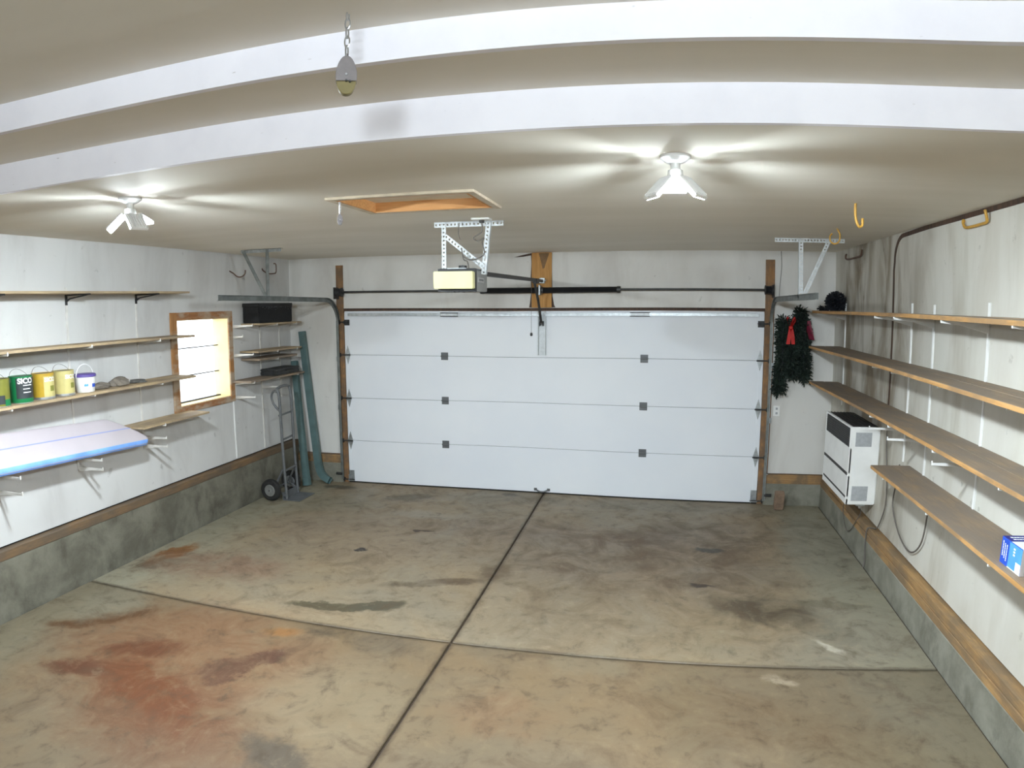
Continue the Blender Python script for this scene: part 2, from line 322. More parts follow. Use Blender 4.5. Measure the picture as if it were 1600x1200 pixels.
# ------------------------------------------------------------------ mesh helpers
ORG = {}
class MB:
    def __init__(s): s.v = []; s.f = []
    def add(s, vs, fs):
        o = len(s.v); s.v += [Vector(p) for p in vs]; s.f += [tuple(i + o for i in q) for q in fs]; return s
    def box(s, x0, x1, y0, y1, z0, z1):
        return s.add([(x0, y0, z0), (x1, y0, z0), (x1, y1, z0), (x0, y1, z0), (x0, y0, z1), (x1, y0, z1), (x1, y1, z1), (x0, y1, z1)],
                     [(0, 3, 2, 1), (4, 5, 6, 7), (0, 1, 5, 4), (1, 2, 6, 5), (2, 3, 7, 6), (3, 0, 4, 7)])
    def obox(s, c, ax, ay, az):
        c, ax, ay, az = Vector(c), Vector(ax), Vector(ay), Vector(az)
        vs = [c + i * ax + j * ay + m * az for m in (-1, 1) for (i, j) in ((-1, -1), (1, -1), (1, 1), (-1, 1))]
        return s.add(vs, [(0, 3, 2, 1), (4, 5, 6, 7), (0, 1, 5, 4), (1, 2, 6, 5), (2, 3, 7, 6), (3, 0, 4, 7)])
    def bar(s, p0, p1, w, h, ref=(0, 0, 1)):
        p0, p1 = Vector(p0), Vector(p1); d = (p1 - p0); t = d.normalized()
        a = t.cross(Vector(ref)).normalized(); b = a.cross(t).normalized()
        return s.obox((p0 + p1) / 2, d / 2, a * w / 2, b * h / 2)
    def tube(s, pts, r, n=8, caps=True, closed=False):
        pts = [Vector(p) for p in pts]; m = len(pts); vs = []; fs = []
        rs = r if isinstance(r, (list, tuple)) else [r] * m
        prev = None
        for i, p in enumerate(pts):
            if closed: t = pts[(i + 1) % m] - pts[i - 1]
            else: t = pts[min(i + 1, m - 1)] - pts[max(i - 1, 0)]
            t.normalize()
            a = prev - t * prev.dot(t) if prev else t.orthogonal()
            a.normalize(); prev = a; b = t.cross(a)
            for j in range(n):
                an = 2 * PI * j / n; vs.append(p + (a * math.cos(an) + b * math.sin(an)) * rs[i])
        for i in range(m if closed else m - 1):
            for j in range(n):
                k2 = (i + 1) % m
                fs.append((i * n + j, i * n + (j + 1) % n, k2 * n + (j + 1) % n, k2 * n + j))
        if caps and not closed:
            fs.append(tuple(range(n))[::-1]); fs.append(tuple((m - 1) * n + j for j in range(n)))
        return s.add(vs, fs)
    def lathe(s, prof, c, axis='z', n=24):
        c = Vector(c); vs = []; fs = []; m = len(prof)
        for (r, h) in prof:
            for j in range(n):
                a = 2 * PI * j / n; u, w = r * math.cos(a), r * math.sin(a)
                vs.append(c + {'z': Vector((u, w, h)), 'x': Vector((h, u, w)), 'y': Vector((w, h, u))}[axis])
        for i in range(m - 1):
            for j in range(n):
                fs.append((i * n + j, i * n + (j + 1) % n, (i + 1) * n + (j + 1) % n, (i + 1) * n + j))
        if prof[0][0] > 1e-6: fs.append(tuple(range(n))[::-1])
        if prof[-1][0] > 1e-6: fs.append(tuple((m - 1) * n + j for j in range(n)))
        return s.add(vs, fs)
    def prism(s, outline, o, u, w, d):
        """outline 2D (a,b) at o + a*u + b*w, extruded by d"""
        o, u, w, d = Vector(o), Vector(u), Vector(w), Vector(d); n = len(outline)
        vs = [o + a * u + b * w for a, b in outline] + [o + a * u + b * w + d for a, b in outline]
        fs = [tuple(range(n))[::-1], tuple(range(n, 2 * n))] + [(i, (i + 1) % n, n + (i + 1) % n, n + i) for i in range(n)]
        return s.add(vs, fs)
    def sweep_yz(s, path, x, prof):
        """channel profile [(a along x, b along in-plane normal)] closed loop swept on a y-z path"""
        n = len(prof); vs = []; fs = []; m = len(path)
        for i in range(m):
            p = Vector((x, path[i][0], path[i][1]))
            q0 = path[max(i - 1, 0)]; q1 = path[min(i + 1, m - 1)]
            t = Vector((0, q1[0] - q0[0], q1[1] - q0[1])).normalized(); nn = Vector((0, -t.z, t.y))
            for a, b in prof: vs.append(p + Vector((a, 0, 0)) + nn * b)
        for i in range(m - 1):
            for j in range(n): fs.append((i * n + j, i * n + (j + 1) % n, (i + 1) * n + (j + 1) % n, (i + 1) * n + j))
        fs.append(tuple(range(n))[::-1]); fs.append(tuple((m - 1) * n + j for j in range(n)))
        return s.add(vs, fs)
    def perf(s, p0, p1, wdir, w, pitch=0.028, t=0.003, hole=0.38):
        """perforated steel strip with real square holes"""
        p0, p1, wd = Vector(p0), Vector(p1), Vector(wdir).normalized()
        L = (p1 - p0).length; t0 = (p1 - p0).normalized(); nrm = t0.cross(wd).normalized() * t
        cnt = max(1, round(L / pitch)); pl = L / cnt
        for i in range(cnt):
            b = p0 + t0 * pl * i; hx = pl * hole / 2 * 1.0; hw = w * hole / 2
            o = [b - wd * w / 2, b + t0 * pl - wd * w / 2, b + t0 * pl + wd * w / 2, b + wd * w / 2]
            cm = b + t0 * pl / 2
            h = [cm - t0 * hx - wd * hw, cm + t0 * hx - wd * hw, cm + t0 * hx + wd * hw, cm - t0 * hx + wd * hw]
            vs = o + h + [q + nrm for q in o] + [q + nrm for q in h]; fs = []
            for j in range(4):
                m = (j + 1) % 4
                fs += [(j, m, 4 + m, 4 + j), (8 + j, 12 + j, 12 + m, 8 + m), (4 + j, 4 + m, 12 + m, 12 + j)]
                if j in (0, 2): fs.append((j, 8 + j, 8 + m, m))
            s.add(vs, fs)
        return s
    def mesh(s, name, off=Vector((0, 0, 0)), bevel=0.0, smooth=False, seg=1):
        me = bpy.data.meshes.new(name)
        me.from_pydata([p - off for p in s.v], [], s.f); me.update()
        bm = bmesh.new(); bm.from_mesh(me)
        if bevel:
            bmesh.ops.remove_doubles(bm, verts=bm.verts, dist=1e-5)
            bmesh.ops.bevel(bm, geom=[e for e in bm.edges if len(e.link_faces) == 2 and e.calc_face_angle(0) > 0.5], offset=bevel, segments=seg, affect='EDGES', clamp_overlap=True)
        bmesh.ops.recalc_face_normals(bm, faces=bm.faces)
        bm.to_mesh(me); bm.free()
        if smooth:
            for p in me.polygons: p.use_smooth = True
            me.set_sharp_from_angle(angle=math.radians(40))
        return me
    def build(s, name, mat, parent=None, bevel=0.0, smooth=False, seg=1, at=None):
        off = ORG[parent.name] if parent else (Vector(at) if at is not None else Vector((0, 0, 0)))
        me = s.mesh(name, off, bevel, smooth, seg)
        me.materials.append(MT[mat] if isinstance(mat, str) else mat)
        o = bpy.data.objects.new(name, me); COL.objects.link(o)
        if parent: o.parent = parent
        elif at is not None: o.location = off
        ORG[o.name] = off
        return o

def tag(o, label, cat, group=None, kind=None):
    o['label'] = label; o['category'] = cat
    if group: o['group'] = group
    if kind: o['kind'] = kind
    return o
def thing(name, loc, label, cat, group=None, kind=None):
    o = bpy.data.objects.new(name, None); COL.objects.link(o); o.location = loc
    o.empty_display_size = 0.1; ORG[o.name] = Vector(loc)
    return tag(o, label, cat, group, kind)
def inst(me, name, loc, parent, rot=None):
    """an alike part that shares mesh data; loc in world metres"""
    o = bpy.data.objects.new(name, me); COL.objects.link(o); o.parent = parent
    o.location = Vector(loc) - ORG[parent.name]; ORG[o.name] = Vector(loc)
    if rot: o.rotation_euler = rot
    return o
def proto(mb, name, mat, bevel=0.0, smooth=False):
    me = mb.mesh(name, Vector((0, 0, 0)), bevel, smooth); me.materials.append(MT[mat]); return me
def arc(c, r, a0, a1, n, f):
    return [f(c[0] + r * math.cos(a0 + (a1 - a0) * i / n), c[1] + r * math.sin(a0 + (a1 - a0) * i / n)) for i in range(n + 1)]
def smoothpath(pts, n=6):
    """Catmull-Rom through points"""
    P = [Vector(p) for p in pts]; out = []
    for i in range(len(P) - 1):
        p0, p1, p2, p3 = P[max(i - 1, 0)], P[i], P[i + 1], P[min(i + 2, len(P) - 1)]
        for j in range(n):
            t = j / n
            out.append(0.5 * ((2 * p1) + (p2 - p0) * t + (2 * p0 - 5 * p1 + 4 * p2 - p3) * t * t + (3 * p1 - p0 - 3 * p2 + p3) * t ** 3))
    out.append(P[-1]); return out

# ------------------------------------------------------------------ room shell
XL, XR, H = -0.760, 5.651, 2.785
XLC, XRC = -0.700, 5.584
YB = -9.4                       # wall behind the photographer
W, HD = 4.88, 2.134             # garage door 16 x 7 ft
JY, JX = -3.594, 2.470          # control joints
ST1, ST2, ZS1, ZS2 = -5.180, -5.575, 2.923, 3.035

g = MB().box(-40, 40, -40, 40, -0.35, -0.25).build('ground', 'snow')
tag(g, 'flat snow covered ground outside the window', 'ground', kind='structure')
fl = MB().box(-1.0, 5.9, YB, 0.35, -0.12, -0.014).build('floor', 'joint')
tag(fl, 'stained concrete garage floor with dark control joints', 'floor', kind='structure')
J = 0.008
for (x0, x1) in ((XLC + 0.014, JX - J), (JX + J, XRC - 0.014)):
    for (y0, y1) in ((JY + J, 0.34), (YB + 0.01, JY - J)):
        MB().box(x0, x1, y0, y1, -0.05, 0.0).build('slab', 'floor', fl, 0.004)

# left wall with window opening
WY0, WY1, WZ0, WZ1 = -2.165, -1.29, 1.235, 2.098
T = 0.20
m = MB()
for b in ((YB, WY0, 0.53, H + 0.4), (WY1, 0.1, 0.53, H + 0.4), (WY0, WY1, 0.53, WZ0), (WY0, WY1, WZ1, H + 0.4)):
    m.box(XL - T, XL, b[0], b[1], b[2], b[3])
wl = tag(m.build('wall_left', 'wall_l'), 'grey white unpainted drywall with a small window', 'wall', kind='structure')
MB().box(XL - T, XLC, YB, 0.0, -0.1, 0.445).build('concrete_curb', 'curb', wl, 0.006)
MB().box(XL - T, XLC + 0.004, YB, -0.0, 0.445, 0.515).build('sill_plate', 'sill_old', wl, 0.004)
MB().box(XL - T, XL - 0.02, YB, 0.0, 0.515, 0.535).build('shadow_gap', 'blackm', wl)
# right wall
wr = tag(MB().box(XR, XR + T, YB, 0.1, 0.365, H + 0.4).build('wall_right', 'wall_r'), 'drywall streaked with brown soot behind the long shelves', 'wall', kind='structure')
MB().box(XRC, XR + T, YB, 0.0, -0.1, 0.225).build('concrete_curb', 'curb_r', wr, 0.006)
MB().box(XRC, XR + T, YB, 0.0, 0.225, 0.283).build('sill_plate', 'sill', wr, 0.003)
MB().box(XRC + 0.006, XR + T, YB, 0.0, 0.285, 0.345).build('sill_plate', 'sill', wr, 0.003)
MB().box(XR + 0.02, XR + T, YB, 0.0, 0.34, 0.37).build('shadow_gap', 'blackm', wr)
path = [(-1.885, 1.36), (-1.885, 2.50)] + arc((-2.10, 2.56), 0.2, 0, PI / 2, 8, lambda a, b: (a, b)) + [(-2.6, 2.770), (-6, 2.772)]
MB().sweep_yz(path, XR - 0.002, [(-0.003, -0.016), (0.01, -0.016), (0.01, 0.016), (-0.003, 0.016)]).build('exposed_framing', 'dkstrip', wr)
# door wall
m = MB()
for (x0, x1, z0, z1) in ((XL - T, -0.09, 0.36, H + 0.4), (W + 0.10, XR + T, 0.355, H + 0.4), (-0.09, W + 0.10, 2.162, H + 0.4)):
    m.box(x0, x1, 0.0, 0.14, z0, z1)
wb = tag(m.build('wall_back', 'wall_b'), 'pale drywall around and above the garage door', 'wall', kind='structure')
for (x0, x1) in ((XL - 0.1, -0.07), (W + 0.07, XR + 0.1)):
    MB().box(x0, x1, -0.035, 0.2, -0.1, 0.245).build('concrete_curb', 'curb_r', wb, 0.006)
    MB().box(x0, x1, -0.033, 0.2, 0.245, 0.345).build('sill_plate', 'sill_x', wb, 0.004)
MB().box(-0.06, W + 0.06, -0.006, 0.1, 2.1345, 2.166).build('header_edge', 'dkstrip', wb, 0.002)
for (x0, x1) in ((-0.10, -0.005), (W + 0.005, W + 0.105)):
    MB().box(x0, x1, -0.012, 0.12, 0.0, 2.690).build('door_jamb', 'stud', wb, 0.003)
MB().box(XL - T, XR + T, 0.14, 0.2, 2.1, H + 0.4).build('header_back', 'stud', wb)
# wall behind the camera
tag(MB().box(XL - T, XR + T, YB - 0.15, YB, -0.1, H + 0.5).build('wall_front', 'wall_b'), 'pale drywall at the inner end of the garage', 'wall', kind='structure')
# ceiling with stepped-up inner end and the attic hatch opening
HX0, HX1, HY0, HY1 = 1.985, 2.755, -4.045, -3.505
m = MB()
for (x0, x1, y0, y1) in ((XL - T, HX0, ST1, 0.2), (HX1, XR + T, ST1, 0.2), (HX0, HX1, ST1, HY0), (HX0, HX1, HY1, 0.2)):
    m.box(x0, x1, y0, y1, H, H + 0.1)
m.box(XL - T, XR + T, ST2, ST1 + 0.1, ZS1, ZS1 + 0.1)
m.box(XL - T, XR + T, YB - 0.1, ST2 + 0.1, ZS2, ZS2 + 0.1)
m.box(XL - T, XR + T, ST1 + 0.02, 0.2, H + 0.2, H + 0.3)
ce = tag(m.build('ceiling', 'ceiling'), 'tan painted ceiling stepping up towards the inner end', 'ceiling', kind='structure')
tag(MB().box(XL - T, XR + T, ST1 - 0.008, ST1 + 0.02, H - 0.001, ZS1 + 0.02).build('trim_1', 'fascia'), 'white fascia at the first ceiling step beside the lamps', 'trim', kind='structure')
tag(MB().box(XL - T, XR + T, ST2 - 0.008, ST2 + 0.02, ZS1 - 0.001, ZS2 + 0.02).build('trim_2', 'fascia'), 'white fascia at the second ceiling step behind the pulley', 'trim', kind='structure')
# attic hatch
hx = thing('attic_hatch', (2.37, -3.775, H), 'wood lined attic hatch recessed into the tan ceiling', 'hatch')
cw = 0.042
for (x0, x1, y0, y1) in ((HX0 - cw, HX1 + cw, HY0 - cw, HY0), (HX0 - cw, HX1 + cw, HY1, HY1 + cw), (HX0 - cw, HX0, HY0, HY1), (HX1, HX1 + cw, HY0, HY1)):
    MB().box(x0, x1, y0, y1, H - 0.014, H + 0.002).build('trim_board', 'hatch_trim', hx, 0.002)
for (x0, x1, y0, y1) in ((HX0, HX1, HY0 - 0.001, HY0 + 0.016), (HX0, HX1, HY1 - 0.016, HY1 + 0.001), (HX0 - 0.001, HX0 + 0.016, HY0, HY1), (HX1 - 0.016, HX1 + 0.001, HY0, HY1)):
    MB().box(x0, x1, y0, y1, H - 0.013, H + 0.060).build('lining_board', 'hatch', hx, 0.002)
MB().box(HX0 + 0.01, HX1 - 0.01, HY0 + 0.01, HY1 - 0.01, H + 0.048, H + 0.062).build('hatch_panel', 'ceiling', hx)

# window
wn = thing('window_1', (XL, -1.73, 1.23), 'wood cased window glowing white with daylight', 'window', kind='structure')
for (y0, y1, z0, z1, mm) in ((-2.245, -2.150, 1.195, 2.165, 'casing'), (-1.305, -1.235, 1.180, 2.165, 'casing')):
    MB().box(XL - 0.001, XL + 0.018, y0, y1, z0, z1).build('casing_board', mm, wn, 0.003)
for (z0, z1) in ((2.092, 2.165), (1.178, 1.242)):
    MB().box(XL - 0.001, XL + 0.017, -2.150, -1.305, z0, z1).build('casing_board', 'casing_y', wn, 0.003)
XG = XL - 0.15
for b in ((XG - 0.05, XL, WY0 - 0.002, WY0 + 0.015, WZ0, WZ1), (XG - 0.05, XL, WY1 - 0.015, WY1 + 0.002, WZ0, WZ1), (XG - 0.05, XL, WY0, WY1, WZ1 - 0.014, WZ1 + 0.002), (XG - 0.05, XL, WY0, WY1, WZ0 - 0.002, WZ0 + 0.014)):
    MB().box(*b).build('jamb', 'jamb', wn, 0.002)
gz = [WZ0 + 0.014, 1.520, 1.800, WZ1 - 0.014]
for i in range(3):
    MB().box(XG - 0.003, XG + 0.003, WY0 + 0.012, WY1 - 0.012, gz[i] + 0.002, gz[i + 1] - 0.002).build('pane', 'glass', wn)
for z in gz[1:3]:
    MB().box(XG - 0.006, XG + 0.012, WY0 + 0.012, WY1 - 0.012, z - 0.005, z + 0.005).build('glazing_bar', 'dark', wn)
MB().box(XG - 0.02, XG + 0.02, WY0 + 0.012, WY1 - 0.012, WZ0 + 0.012, WZ0 + 0.026).build('window_track', 'dark', wn)

# ------------------------------------------------------------------ garage door
dr = thing('door_1', (W / 2, 0, 0), 'wide white four panel sectional garage door', 'garage door', kind='structure')
s4 = HD / 4
for i in range(4):
    MB().box(0, W, 0, 0.05, i * s4 + (0.012 if i == 0 else 0.0018), (i + 1) * s4 - 0.0018).build('door_panel', 'door', dr, 0.004)
    if i: MB().box(0.002, W - 0.002, 0.007, 0.046, i * s4 - 0.012, i * s4 + 0.012).build('section_seal', 'gsteel', dr)
MB().box(0.0, W, -0.002, 0.05, -0.002, 0.014).build('bottom_seal', 'rubber', dr)
for x0, x1 in ((0.0, 0.05), (W - 0.05, W)):
    MB().box(x0, x1, -0.003, 0.01, 0.03, HD - 0.02).build('end_stile', 'door', dr, 0.001)
# strut along the top
m = MB().box(0.06, W - 0.06, -0.03, -0.001, 2.074, 2.078).box(0.06, W - 0.06, -0.03, -0.001, 2.102, 2.106).box(0.06, W - 0.06, -0.032, -0.028, 2.074, 2.106)
m.build('top_strut', 'galv', dr)
for x in (1.348, 3.541):
    m = MB().box(x - 0.11, x + 0.11, -0.040, -0.03, 2.066, 2.074).box(x - 0.11, x + 0.11, -0.040, -0.03, 2.106, 2.114)
    m.build('strut_clip', 'dark', dr, 0.002)
    MB().box(x - 0.10, x + 0.10, -0.042, -0.03, 2.076, 2.104).build('strut_cover', 'galv_paint', dr, 0.002)
# centre hinges
m = MB().box(-0.042, 0.042, -0.004, 0, 0.004, 0.045).box(-0.042, 0.042, -0.004, 0, -0.045, -0.004)
m.tube([(-0.042, -0.010, 0), (0.042, -0.010, 0)], 0.010, 10)
for sx in (-0.025, 0.025):
    for sz in (-0.028, 0.028): m.tube([(sx, -0.010, sz), (sx, 0, sz)], 0.006, 6)
hinge = proto(m, 'hinge', 'gsteel', smooth=True)
for x in (1.272, 3.596):
    for i in (1, 2, 3): inst(hinge, 'hinge', (x, 0, i * s4), dr)
# end hinges with rollers
m = MB().prism([(0, 0.115), (0.034, 0.0), (0, -0.115), (-0.034, 0.0)], (0, -0.004, 0), (1, 0, 0), (0, 0, 1), (0, 0.004, 0))
m.box(-0.026, 0.026, -0.03, -0.004, -0.022, -0.012).box(-0.026, 0.026, -0.03, -0.004, 0.012, 0.022)
ehinge = proto(m, 'end_hinge', 'galv')
m = MB().tube([(-0.04, -0.022, 0), (0.10, -0.022, 0)], 0.0075, 8)
m.lathe([(0.012, 0.085), (0.024, 0.087), (0.024, 0.101), (0.012, 0.103)], (0, -0.022, 0), 'x', 14)
roller = proto(m, 'roller', 'dark', smooth=True)
mtop = MB().box(-0.034, 0.034, -0.004, 0, -0.04, 0.03).box(-0.03, 0.03, -0.045, -0.004, -0.012, 0.012).box(-0.03, 0.03, -0.045, -0.040, -0.02, 0.02)
topb = proto(mtop, 'top_fixture', 'dark', 0.002)
m = MB().box(-0.034, 0.034, -0.005, 0, -0.07, 0.07).box(-0.04, 0.04, -0.03, -0.004, -0.06, -0.05).box(-0.034, -0.028, -0.03, -0.004, -0.07, 0.02)
for sz in (0.0, 0.045):
    m.tube([(-0.012, -0.012, sz), (-0.012, -0.004, sz)], 0.008, 6); m.tube([(0.012, -0.012, sz), (0.012, -0.004, sz)], 0.008, 6)
botb = proto(m, 'bottom_bracket', 'galv', 0.001)
for side, x in ((-1, 0.035), (1, W - 0.035)):
    rz = (0, 0, 0) if side == 1 else (0, PI, 0)
    for i in (1, 2, 3):
        inst(ehinge, 'end_hinge', (x, -0.003, i * s4), dr); inst(roller, 'roller', (x, -0.003, i * s4), dr, rz)
    inst(topb, 'top_fixture', (x - side * 0.0, -0.003, 2.0), dr); inst(roller, 'roller', (x, -0.006, 2.0), dr, rz)
    inst(botb, 'bottom_bracket', (x, -0.003, 0.085), dr); inst(roller, 'roller', (x, -0.003, 0.04), dr, rz)
# operator reinforcement on the top panel, lift handle
m = MB().box(2.402, 2.412, -0.035, 0, 1.63, 2.128).box(2.484, 2.494, -0.035, 0, 1.63, 2.128).box(2.402, 2.494, -0.006, 0, 1.63, 2.128)
m.build('operator_stile', 'galv_paint', dr, 0.001)
m = MB().box(2.43, 2.47, -0.07, -0.004, 1.985, 2.0).box(2.43, 2.435, -0.08, -0.004, 1.965, 2.02).box(2.465, 2.47, -0.08, -0.004, 1.965, 2.02)
m.build('arm_bracket', 'dark', dr, 0.002)
m = MB().tube([(2.38, -0.006, 0.045), (2.40, -0.022, 0.035), (2.43, -0.028, 0.026), (2.47, -0.028, 0.026), (2.50, -0.022, 0.035), (2.52, -0.006, 0.045)], 0.009, 8)
m.box(2.355, 2.39, -0.008, 0, 0.03, 0.06).box(2.51, 2.545, -0.008, 0, 0.03, 0.06)
m.build('lift_handle', 'gsteel', dr, smooth=True)

# tracks with their ceiling hangers
def track(side, x, yend, zc, zend, label):
    t = thing('door_track', (x, -0.02, 0), label, 'track')
    R = 0.30; sx = side
    prof = [(0.0, -0.026), (sx * 0.026, -0.026), (sx * 0.026, 0.026), (0.0, 0.026), (0.0, 0.021), (sx * 0.022, 0.021), (sx * 0.022, -0.021), (0.0, -0.021)]
    vy = -0.028
    path = [(vy, 0.05), (vy, zc - R)] + arc((vy - R, zc - R), R, 0, PI / 2, 10, lambda a, b: (a, b))[1:]
    MB().sweep_yz(path[:2], x, prof).build('vertical_rail', 'track', t)
    MB().sweep_yz(path[1:], x, prof).build('curved_rail', 'track', t)
    MB().sweep_yz([path[-1], (yend, zend)], x, prof).build('horizontal_rail', 'track', t)
    xo = x + sx * 0.026
    m = MB().box(min(xo, xo + sx * 0.004), max(xo, xo + sx * 0.004), -0.06, -0.012, 0.06, 2.02)
    m.build('mounting_angle', 'galv' if side > 0 else 'track', t)
    for z in (0.32, 0.95, 1.55):
        MB().box(min(xo, xo + sx * 0.03), max(xo, xo + sx * 0.03), -0.03, -0.010, z - 0.03, z + 0.03).build('jamb_bracket', 'galv', t, 0.002)
    # stop bolt at the foot
    MB().tube([(x + sx * 0.02, -0.05, 0.115), (x + sx * 0.10, -0.05, 0.115)], 0.016, 10).build('foot_bolt', 'dark', t)
    return t
TXL, TXR = -0.055, W + 0.055
tl = track(-1, TXL, -2.36, 2.270, 2.288, 'steel roller track bending over beside the window wall')
tr_ = track(1, TXR, -2.16, 2.262, 2.272, 'steel roller track bending over beside the garland')
# hangers: left
xa = TXL - 0.04
m = MB().box(-0.415, 0.068, -1.512, -1.508, H - 0.035, H + 0.002).box(-0.415, 0.068, -1.512, -1.475, H - 0.003, H + 0.001); m.build('hanger_angle', 'galv', tl)
m = MB().box(xa - 0.018, xa + 0.018, -1.515, -1.511, 2.275, H - 0.005).box(xa - 0.018, xa - 0.015, -1.515, -1.48, 2.275, H - 0.005); m.build('hanger_strut', 'track', tl)
m = MB().bar((-0.385, -1.516, H - 0.01), (xa - 0.01, -1.516, 2.28), 0.004, 0.036, (1, 0, 0)).bar((-0.385, -1.50, H - 0.01), (xa - 0.01, -1.50, 2.28), 0.03, 0.004, (1, 0, 0)); m.build('hanger_brace', 'track', tl)
# hangers: right, perforated angle
xb = TXR + 0.04
m = MB().perf((4.745, -1.41, H - 0.018), (5.362, -1.41, H - 0.018), (0, 0, 1), 0.036).box(4.745, 5.362, -1.41, -1.375, H - 0.003, H + 0.001); m.build('hanger_angle', 'galv_paint', tr_)
m = MB().perf((xb, -1.416, 2.262), (xb, -1.416, H - 0.002), (1, 0, 0), 0.036).box(xb - 0.018, xb - 0.015, -1.414, -1.38, 2.262, H - 0.002); m.build('hanger_strut', 'galv_paint', tr_)
m = MB().perf((xb + 0.02, -1.42, 2.27), (5.225, -1.42, H - 0.008), (1, 0, -0.45), 0.036)
m.bar((xb + 0.038, -1.40, 2.27), (5.243, -1.40, H - 0.008), 0.036, 0.004, (1, 0, 0)); m.build('hanger_brace', 'galv_paint', tr_)

# torsion spring shaft
ts = thing('torsion_shaft', (W / 2, -0.09, 2.36), 'long steel torsion shaft with two black springs above the door', 'torsion bar')
zs, ys = 2.362, -0.095
MB().tube([(-0.055, ys, zs), (W + 0.075, ys, zs)], 0.0127, 12).build('shaft', 'dark', ts, smooth=True)
def spring(x0, x1):
    n = int((x1 - x0) / 0.008); prof = [(0.013, x0)]
    for i in range(n):
        h = x0 + (x1 - x0) * i / n; prof += [(0.030, h), (0.034, h + 0.004)]
    prof += [(0.030, x1), (0.013, x1)]
    return MB().lathe(prof, (0, ys, zs), 'x', 14)
spring(1.78, 2.395).build('spring', 'black', ts); spring(2.475, 3.30).build('spring', 'black', ts)
for x in (1.77, 3.31):
    MB().lathe([(0.013, -0.02), (0.036, -0.02), (0.038, 0.0), (0.036, 0.02), (0.013, 0.02)], (x, ys, zs), 'x', 16).build('winding_cone', 'dark', ts, smooth=True)
MB().box(2.425, 2.445, -0.125, -0.021, 2.31, 2.42).build('centre_bracket', 'galv', ts, 0.003)
for x in (2.405, 2.465):
    MB().lathe([(0.013, -0.012), (0.036, -0.012), (0.036, 0.012), (0.013, 0.012)], (x, ys, zs), 'x', 16).build('anchor_cone', 'dark', ts, smooth=True)
for x in (-0.020, W + 0.030):
    pr = [(0.014, -0.045), (0.05, -0.045), (0.052, -0.04), (0.046, -0.036)]
    for i in range(7): pr += [(0.042, -0.032 + i * 0.009), (0.046, -0.028 + i * 0.009)]
    pr += [(0.055, 0.036), (0.055, 0.044), (0.014, 0.046)]
    MB().lathe(pr, (x, ys, zs), 'x', 18).build('cable_drum', 'black', ts)
    MB().box(x - 0.045 if x < 1 else x + 0.045, x - 0.041 if x < 1 else x + 0.049, -0.15, -0.011, 2.28, 2.42).build('bearing_plate', 'dark', ts, 0.001)

# wooden board the opener rail is bolted to
bd = thing('mounting_board', (2.44, 0, 2.48), 'orange brown wooden board on the wall above the door centre', 'board')
MB().box(2.330, 2.558, -0.022, 0.01, 2.170, H - 0.002).build('plank', 'board', bd, 0.003)
MB().prism([(2.331, 2.172), (2.331, H - 0.003), (2.318, H - 0.02), (2.323, 2.66), (2.314, 2.5), (2.322, 2.36), (2.306, 2.22), (2.298, 2.172)], (0, -0.004, 0), (1, 0, 0), (0, 0, 1), (0, 0.006, 0)).build('torn_edge', 'dkstrip', bd)
MB().prism([(2.557, 2.172), (2.557, 2.60), (2.562, 2.45), (2.566, 2.30), (2.585, 2.20), (2.60, 2.172)], (0, -0.004, 0), (1, 0, 0), (0, 0, 1), (0, 0.006, 0)).build('torn_edge', 'dkstrip', bd)
MB().prism([(2.33, H - 0.004), (2.33, H - 0.03), (2.22, H - 0.045), (2.12, H - 0.05), (2.2, H - 0.03)], (0, -0.003, 0), (1, 0, 0), (0, 0, 1), (0, 0.005, 0)).build('torn_edge', 'dkstrip', bd)
MB().prism([(2.41, H - 0.01), (2.53, H - 0.01), (2.505, 2.70), (2.475, 2.61), (2.455, 2.60), (2.435, 2.69)], (0, -0.0235, 0), (1, 0, 0), (0, 0, 1), (0, 0.003, 0)).build('stain_patch', plain('board_stain', S(124, 96, 66), 0.8, 0, 0.2, 14), bd)

# garage door opener
op = thing('garage_door_opener', (2.37, -2.85, 2.29), 'grey garage door opener with cream light cover hung from the ceiling', 'opener')
OX0, OX1, OY0, OY1, OZ0, OZ1 = 2.225, 2.500, -2.965, -2.680, 2.290, 2.440
MB().box(OX0, OX1, OY0, OY1, OZ0, OZ1 - 0.006).build('housing', plain('opener_housing', S(140, 140, 138), 0.5, 0.1, 0.1, 10), op, 0.006)
MB().box(OX0 + 0.01, OX1 - 0.005, OY0 - 0.01, OY1 - 0.0, OZ1 - 0.008, OZ1 + 0.006).build('top_plate', 'black', op, 0.002)
MB().box(OX0 - 0.004, OX1 + 0.0, OY0 - 0.012, OY0 + 0.004, OZ0 - 0.006, OZ1 + 0.004).build('front_frame', 'black', op, 0.002)
MB().box(2.206, 2.490, -3.035, -2.965, 2.306, 2.424).build('light_lens', 'cream', op, 0.005, True, 2)
m = MB()
for i, x in enumerate((2.30, 2.33, 2.36, 2.39)): m.box(x, x + 0.02, -3.02, -2.96, OZ0 - 0.008, OZ0 - 0.002)
m.build('vent_tabs', 'black', op)
MB().box(OX1 - 0.001, OX1 + 0.002, -2.935, -2.775, 2.352, 2.386).build('name_plate', plain('plate_grey', S(176, 174, 174), 0.5, 0.2, 0.05), op)
m = MB()
for i in range(5): m.box(OX1 + 0.002, OX1 + 0.003, -2.915 + i * 0.026, -2.898 + i * 0.026, 2.362, 2.376)
m.build('plate_lettering', 'gsteel', op)
m = MB().box(2.29, 2.43, -2.975, -2.945, OZ1 + 0.004, OZ1 + 0.010); m.build('rail_plate', 'galv', op)
m = MB().lathe([(0.0, 0.0), (0.03, 0.0), (0.03, 0.025), (0.0, 0.028)], (2.375, -2.88, OZ1 + 0.006), 'z', 14); m.build('chain_sprocket_cover', 'dark', op, smooth=True)
